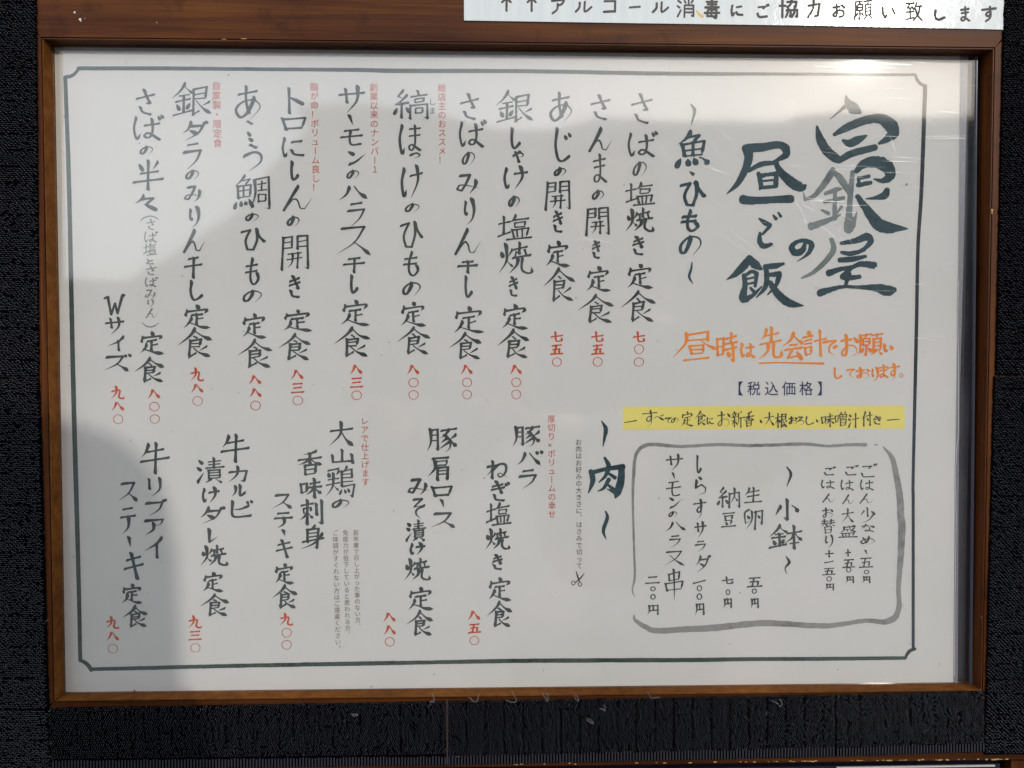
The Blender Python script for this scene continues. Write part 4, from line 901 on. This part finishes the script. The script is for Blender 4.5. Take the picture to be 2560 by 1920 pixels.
# lint, tufts, chips
r = random.Random(21); mb = MB()
for (x, y, L_) in [(1074, 1755, 10), (1085, 1757, 22), (1188, 1757, 22), (1291, 1754, 26), (1366, 1755, 24), (1446, 1754, 18), (1512, 1780, 18), (1630, 1748, 22), (1950, 1768, 24), (1915, 1790, 10), (895, 1788, 16), (885, 1793, 12), (1484, 1812, 22), (1140, 1892, 10), (110, 1555, 9), (120, 1780, 6), (102, 1040, 8), (2470, 1850, 9), (2455, 1548, 7), (2452, 1735, 12), (14, 1670, 9), (128, 1860, 7)]:
    for k in range(2 if L_ > 12 else 1):
        u, v = px(x, y, .002); an = r.uniform(.3, 2.8); pp = []; st = L_ * .00019 / 5
        for i in range(6):
            pp.append((u, v, .0016 + .0006 * math.sin(i))); an += r.gauss(.12, .4); u += math.cos(an) * st; v += math.sin(an) * st
        mb.tube(pp, .00010 if L_ > 15 else .00006, 4)
mb.build('lint', LINT, frame, kind='stuff')
mb = MB()
def chip(x, y, s_, w=.00006, sh=None):
    P = []; n = 7
    for k in range(n):
        an = k / n * 6.28; rr = s_ * r.uniform(.5, 1.1); P.append((*px(x + math.cos(an) * rr * (sh or 1), y + math.sin(an) * rr, w), w))
    mb.add(P, [tuple(reversed(range(n)))])
for a_ in ((187, 31, 3.2), (200, 48, 3.6), (202, 52, 2.2), (212, 46, 1.4), (392, 56, 1.4)): chip(*a_)
mb.build('paint_chips', PCHIP, frame, kind='stuff')
mb = MB()
for x in range(1130, 2520, 7):
    if r.random() < (.12 if x < 1850 else .38): chip(x, 1912 - (x - 1130) * .0107 + r.uniform(-.5, 1.5), r.uniform(1, 2.2), .00007, r.uniform(1.5, 4))
for a_ in ((2480, 525, 4, .0001, .8), (2480, 532, 4, .00012, .5), (610, 97, 1.2, .0001, 8), (560, 98, 1, .0001, 9)): chip(*a_)
mb.build('bare_wood_chips', CHIP, frame, kind='stuff')
# dust specks on the sheet
mb = MB(); P_ = r
for (x, y, s_) in [(336, 1728, 5), (342, 1730, 3), (2095, 1674, 2), (2348, 1660, 2.2), (928, 1717, 2.5), (960, 1725, 1.6), (1085, 1686, 2), (2267, 460, 3), (2265, 463, 1.5), (2230, 224, 1.6), (2255, 210, 1.8), (161, 292, 3.2), (173, 914, 2), (582, 1734, 2), (717, 1646, 1.6), (783, 1962 - 1000, 1.6), (1155, 1175, 1.5), (1088, 935, 1.4), (858, 973, 1.5), (245, 1743, 1.2)] + [(r.uniform(170, 2360), r.uniform(150, 1700), abs(r.gauss(0, .7)) + .4) for _ in range(230)]:
    n = 5; P = []
    for k in range(n):
        an = k / n * 6.28; rr = s_ * r.uniform(.5, 1.1); P.append((*px(x + math.cos(an) * rr, y + math.sin(an) * rr, LZ + .0002), LZ + .0002))
    mb.add(P, [tuple(reversed(range(n)))])
mb.build('dust_specks', simple('dust', (.09, .085, .08), .9), menu, kind='stuff')

# ------------------------------------------------------------------ second board just below the frame
lb = thing('lower_board', W(.05, -.26, -.02), 'dark board with pale top edge just below the wooden frame', 'board')
A = px(2040, 1916, -.006); B = px(2500, 1914, -.006)
mb = MB(); mb.box(-.24, B[0], -.32, A[1], -.025, -.006); mb.build('panel', BACK, lb)
mb = MB(); mb.box(A[0] + .01, B[0] - .003, A[1] - .0009, A[1] - .0002, -.006, -.0052); mb.build('pale_edge', PCHIP, lb)
A = px(2522, 1897, -.006)
bk = MB(); bk.box(A[0], A[0] + .06, -.32, A[1], -.025, -.004)
bk.build('wooden_block', WOODV, None, loc=W(A[0], -.3, -.02), label='reddish brown batten end in the bottom right corner below the frame', category='batten')

# ------------------------------------------------------------------ across the street, seen only as a reflection in the acrylic
PLASTER = simple('grey_plaster', (.11, .108, .105), .85, 0, .3, 3, .01); ROOFM = simple('dark_tiles', (.035, .037, .042), .6, 0, .3, 6, .01)
GLASSM = simple('window_glass', (.03, .035, .04), .08); FRM = simple('window_frame', (.12, .10, .08), .5)
def house(u0, u1, w0, w1, h, label, slope=None, eave=.5):
    t = thing('building', W((u0 + u1) / 2, -Z0, w0), label, 'building', 'buildings across the street')
    mb = MB(); mb.box(u0, u1, -Z0, h - .25, w0, w1); mb.build('wall', PLASTER, t)
    mb = MB()
    mb.box(u0 - .3, u1 + .3, h - .25, h, w0 - eave, w1 + .3)
    mb.build('roof', ROOFM, t)
    n = max(1, int((u1 - u0) / 2.6)); st = (u1 - u0) / n
    for i in range(n):
        for v0, v1 in ((-.35, .95), (2.6, 3.9), (5.6, 6.9), (8.6, 9.9)):
            if v1 > h - .5: continue
            uc = u0 + st * (i + .5)
            mb = MB(); mb.box(uc - .62, uc + .62, v0 - .06, v0, w0 - .05, w0); mb.box(uc - .62, uc + .62, v1, v1 + .06, w0 - .05, w0)
            mb.box(uc - .62, uc - .56, v0, v1, w0 - .05, w0); mb.box(uc + .56, uc + .62, v0, v1, w0 - .05, w0); mb.box(uc - .025, uc + .025, v0, v1, w0 - .045, w0)
            f = mb.build('window', FRM, t)
            mb = MB(); mb.box(uc - .56, uc - .025, v0, v1, w0 - .02, w0 - .005); mb.box(uc + .025, uc + .56, v0, v1, w0 - .02, w0 - .005); mb.build('pane', GLASSM, f)
    return t
house(-9.4, 14.5, 40, 56, 11.9, 'wide grey plastered building straight across the street')
house(15.6, 60, 41, 58, 12.4, 'taller grey building to the right across the street')
t = house(-70, -10.2, 42, 56, 4.3, 'low shed with lean-to roof to the left across the street')
mb = MB(); mb.add([(-18.3, 4.2, 41.4), (-9.5, 4.2, 41.4), (-9.5, 11.8, 41.4), (-18.3, 4.2, 55.9), (-9.5, 4.2, 55.9), (-9.5, 11.8, 55.9)], [(0, 1, 2), (3, 5, 4), (0, 2, 5, 3), (0, 3, 4, 1), (1, 4, 5, 2)])
mb.build('roof_slope', ROOFM, t)
# ------------------------------------------------------------------ the photographer, whose head shades the lower left of the board
SKINM = simple('skin', (.42, .25, .17), .5); COAT = simple('grey_jacket', (.085, .085, .09), .8, 0, .3, 200, .0005); TROU = simple('grey_trousers', (.06, .06, .065), .8)
HAIRM = simple('black_hair', (.012, .010, .009), .5); SHOE = simple('black_shoes', (.02, .02, .02), .4)
per = thing('person', W(.19, -Z0, 1.0), 'person in dark grey jacket holding up a phone before the board', 'person')
def skin(name, joints, edges, mt, parent, sub=2):
    me = bpy.data.meshes.new(name); o = bpy.data.objects.new(name, me); link(o, parent); b0 = base_of(o)
    me.from_pydata([tuple(Vector(W(*j[:3])) - b0) for j in joints], edges, []); me.materials.append(mt)
    md = o.modifiers.new('skin', 'SKIN'); md.use_smooth_shade = True
    for i, j in enumerate(joints):
        rr = j[3] if isinstance(j[3], tuple) else (j[3], j[3])
        me.skin_vertices[0].data[i].radius = rr; me.skin_vertices[0].data[i].use_root = (i == 0)
    ss = o.modifiers.new('sub', 'SUBSURF'); ss.levels = ss.render_levels = sub
    return o
ch = lambda n0, n1: [(i, i + 1) for i in range(n0, n1)]
skin('body', [(.2, -.38, 1.02, (.13, .10)), (.2, -.15, 1.0, (.13, .10)), (.2, .0, .99, (.13, .09)), (.195, .08, .98, .055), (.19, .13, .965, .052), (.185, .18, .92, .062), (.183, .24, .915, .074), (.183, .30, .925, .068), (.183, .335, .93, .04),
  (.37, .01, .98, .055), (.40, -.14, .84, .045), (.21, -.10, .62, .036), (.012, -.064, .43, .024), (.03, .01, .98, .055), (-.08, -.16, .84, .045), (-.12, -.10, .62, .036), (-.135, -.064, .43, .024)],
  ch(0, 8) + [(2, 9)] + ch(9, 12) + [(2, 13)] + ch(13, 16), SKINM, per)
skin('jacket', [(.2, -.42, 1.02, (.165, .13)), (.2, -.15, 1.0, (.16, .125)), (.2, .0, .99, (.155, .11)), (.2, .06, .98, .075), (.375, .0, .98, .072), (.405, -.145, .84, .062), (.21, -.105, .63, .050), (.055, -.08, .47, .034),
  (.025, .0, .98, .072), (-.09, -.165, .84, .062), (-.125, -.105, .63, .050), (-.133, -.08, .47, .034)], ch(0, 3) + [(2, 4)] + ch(4, 7) + [(2, 8)] + ch(8, 11), COAT, per)
skin('trousers', [(.2, -.42, 1.02, (.16, .12)), (.11, -.52, 1.02, .095), (.10, -.85, 1.01, .07), (.10, -1.2, 1.04, .055), (.29, -.52, 1.02, .095), (.30, -.85, 1.0, .07), (.30, -1.2, 1.04, .055)], [(0, 1), (1, 2), (2, 3), (0, 4), (4, 5), (5, 6)], TROU, per)
for su in (.10, .30): skin('shoe', [(su, -1.235, 1.07, .045), (su, -1.25, .98, .042), (su, -1.262, .88, .030)], ch(0, 2), SHOE, per)
mb = MB(); nu_, nv_ = 24, 14; vs_h = []; sg_ = lambda x, e: math.copysign(abs(x) ** e, x)
for i in range(nv_ + 1):
    la = -math.pi / 2 + math.pi * i / nv_
    for k in range(nu_):
        lo = 2 * math.pi * k / nu_
        vs_h.append((.174 + .1165 * sg_(math.cos(la), .40) * sg_(math.cos(lo), .8), .245 + .136 * sg_(math.sin(la), .5), .975 + .085 * sg_(math.cos(la), .55) * sg_(math.sin(lo), .8)))
mb.add(vs_h, [(i * nu_ + k, i * nu_ + (k + 1) % nu_, (i + 1) * nu_ + (k + 1) % nu_, (i + 1) * nu_ + k) for i in range(nv_) for k in range(nu_)])
mb.build('hair', HAIRM, per, smooth=True)
skin('nose', [(.187, .255, .835, .008), (.187, .225, .820, .012)], [(0, 1)], SKINM, per)
for s_ in (-1, 1):
    skin('ear', [(.187 + s_ * .068, .25, .925, .008), (.187 + s_ * .072, .225, .925, .012), (.187 + s_ * .068, .205, .92, .007)], ch(0, 2), SKINM, per)
    mb = MB(); n_ = 8
    mb.tube([(.187 + s_ * .033 + .009 * math.cos(k / 8 * 6.2832), .252 + .006 * math.sin(k / 8 * 6.2832), .836) for k in range(9)], .003, 5); mb.build('eye', HAIRM, per)
skin('mouth', [(.165, .188, .866, .004), (.187, .186, .862, .006), (.209, .188, .866, .004)], ch(0, 2), simple('lips', (.35, .13, .10), .5), per)
for s_, hu in ((1, .012), (-1, -.135)):
    # palm below the phone, four fingers behind it, thumb in front
    skin('hand', [(hu, -.062, .43, .022), (hu - s_ * .012, -.040, .408, (.028, .014))], [(0, 1)], SKINM, per)
    for k in range(4):
        ln = (.050, .058, .054, .042)[k]; x0 = hu - s_ * (.034 - .018 * k)
        skin('finger', [(x0, -.040, .402, .008), (x0, -.018, .3975, .0078), (x0 - s_ * .004, -.018 + ln * .55, .3965, .007), (x0 - s_ * .006, -.018 + ln * .9, .3965, .006)], ch(0, 3), SKINM, per, 1)
    skin('thumb', [(hu - s_ * .005, -.044, .398, .011), (hu - s_ * .004, -.040, .379, .009), (hu - s_ * .010, -.030, .372, .0075)], ch(0, 2), SKINM, per, 1)
ph = thing('phone', W(-.05, -.03, .384), 'black phone held sideways in both hands before the board', 'phone')
mb = MB(); mb.box(-.145, -.002, -.030, .040, .3805, .3885); o = mb.build('phone_case', simple('phone_black', (.01, .01, .011), .25), ph)
bv = o.modifiers.new('bevel', 'BEVEL'); bv.width = .003; bv.segments = 3
mb = MB(); mb.box(-.139, -.008, -.025, .035, .3886, .3889); mb.build('screen', simple('phone_screen', (.02, .02, .022), .1), ph)
mb = MB(); mb.tube([(CAM[0] - .012, CAM[1] + .012, .3806), (CAM[0] - .012, CAM[1] + .012, .3795)], .006, 12); mb.build('lens', simple('lens_glass', (.01, .01, .015), .05), ph)
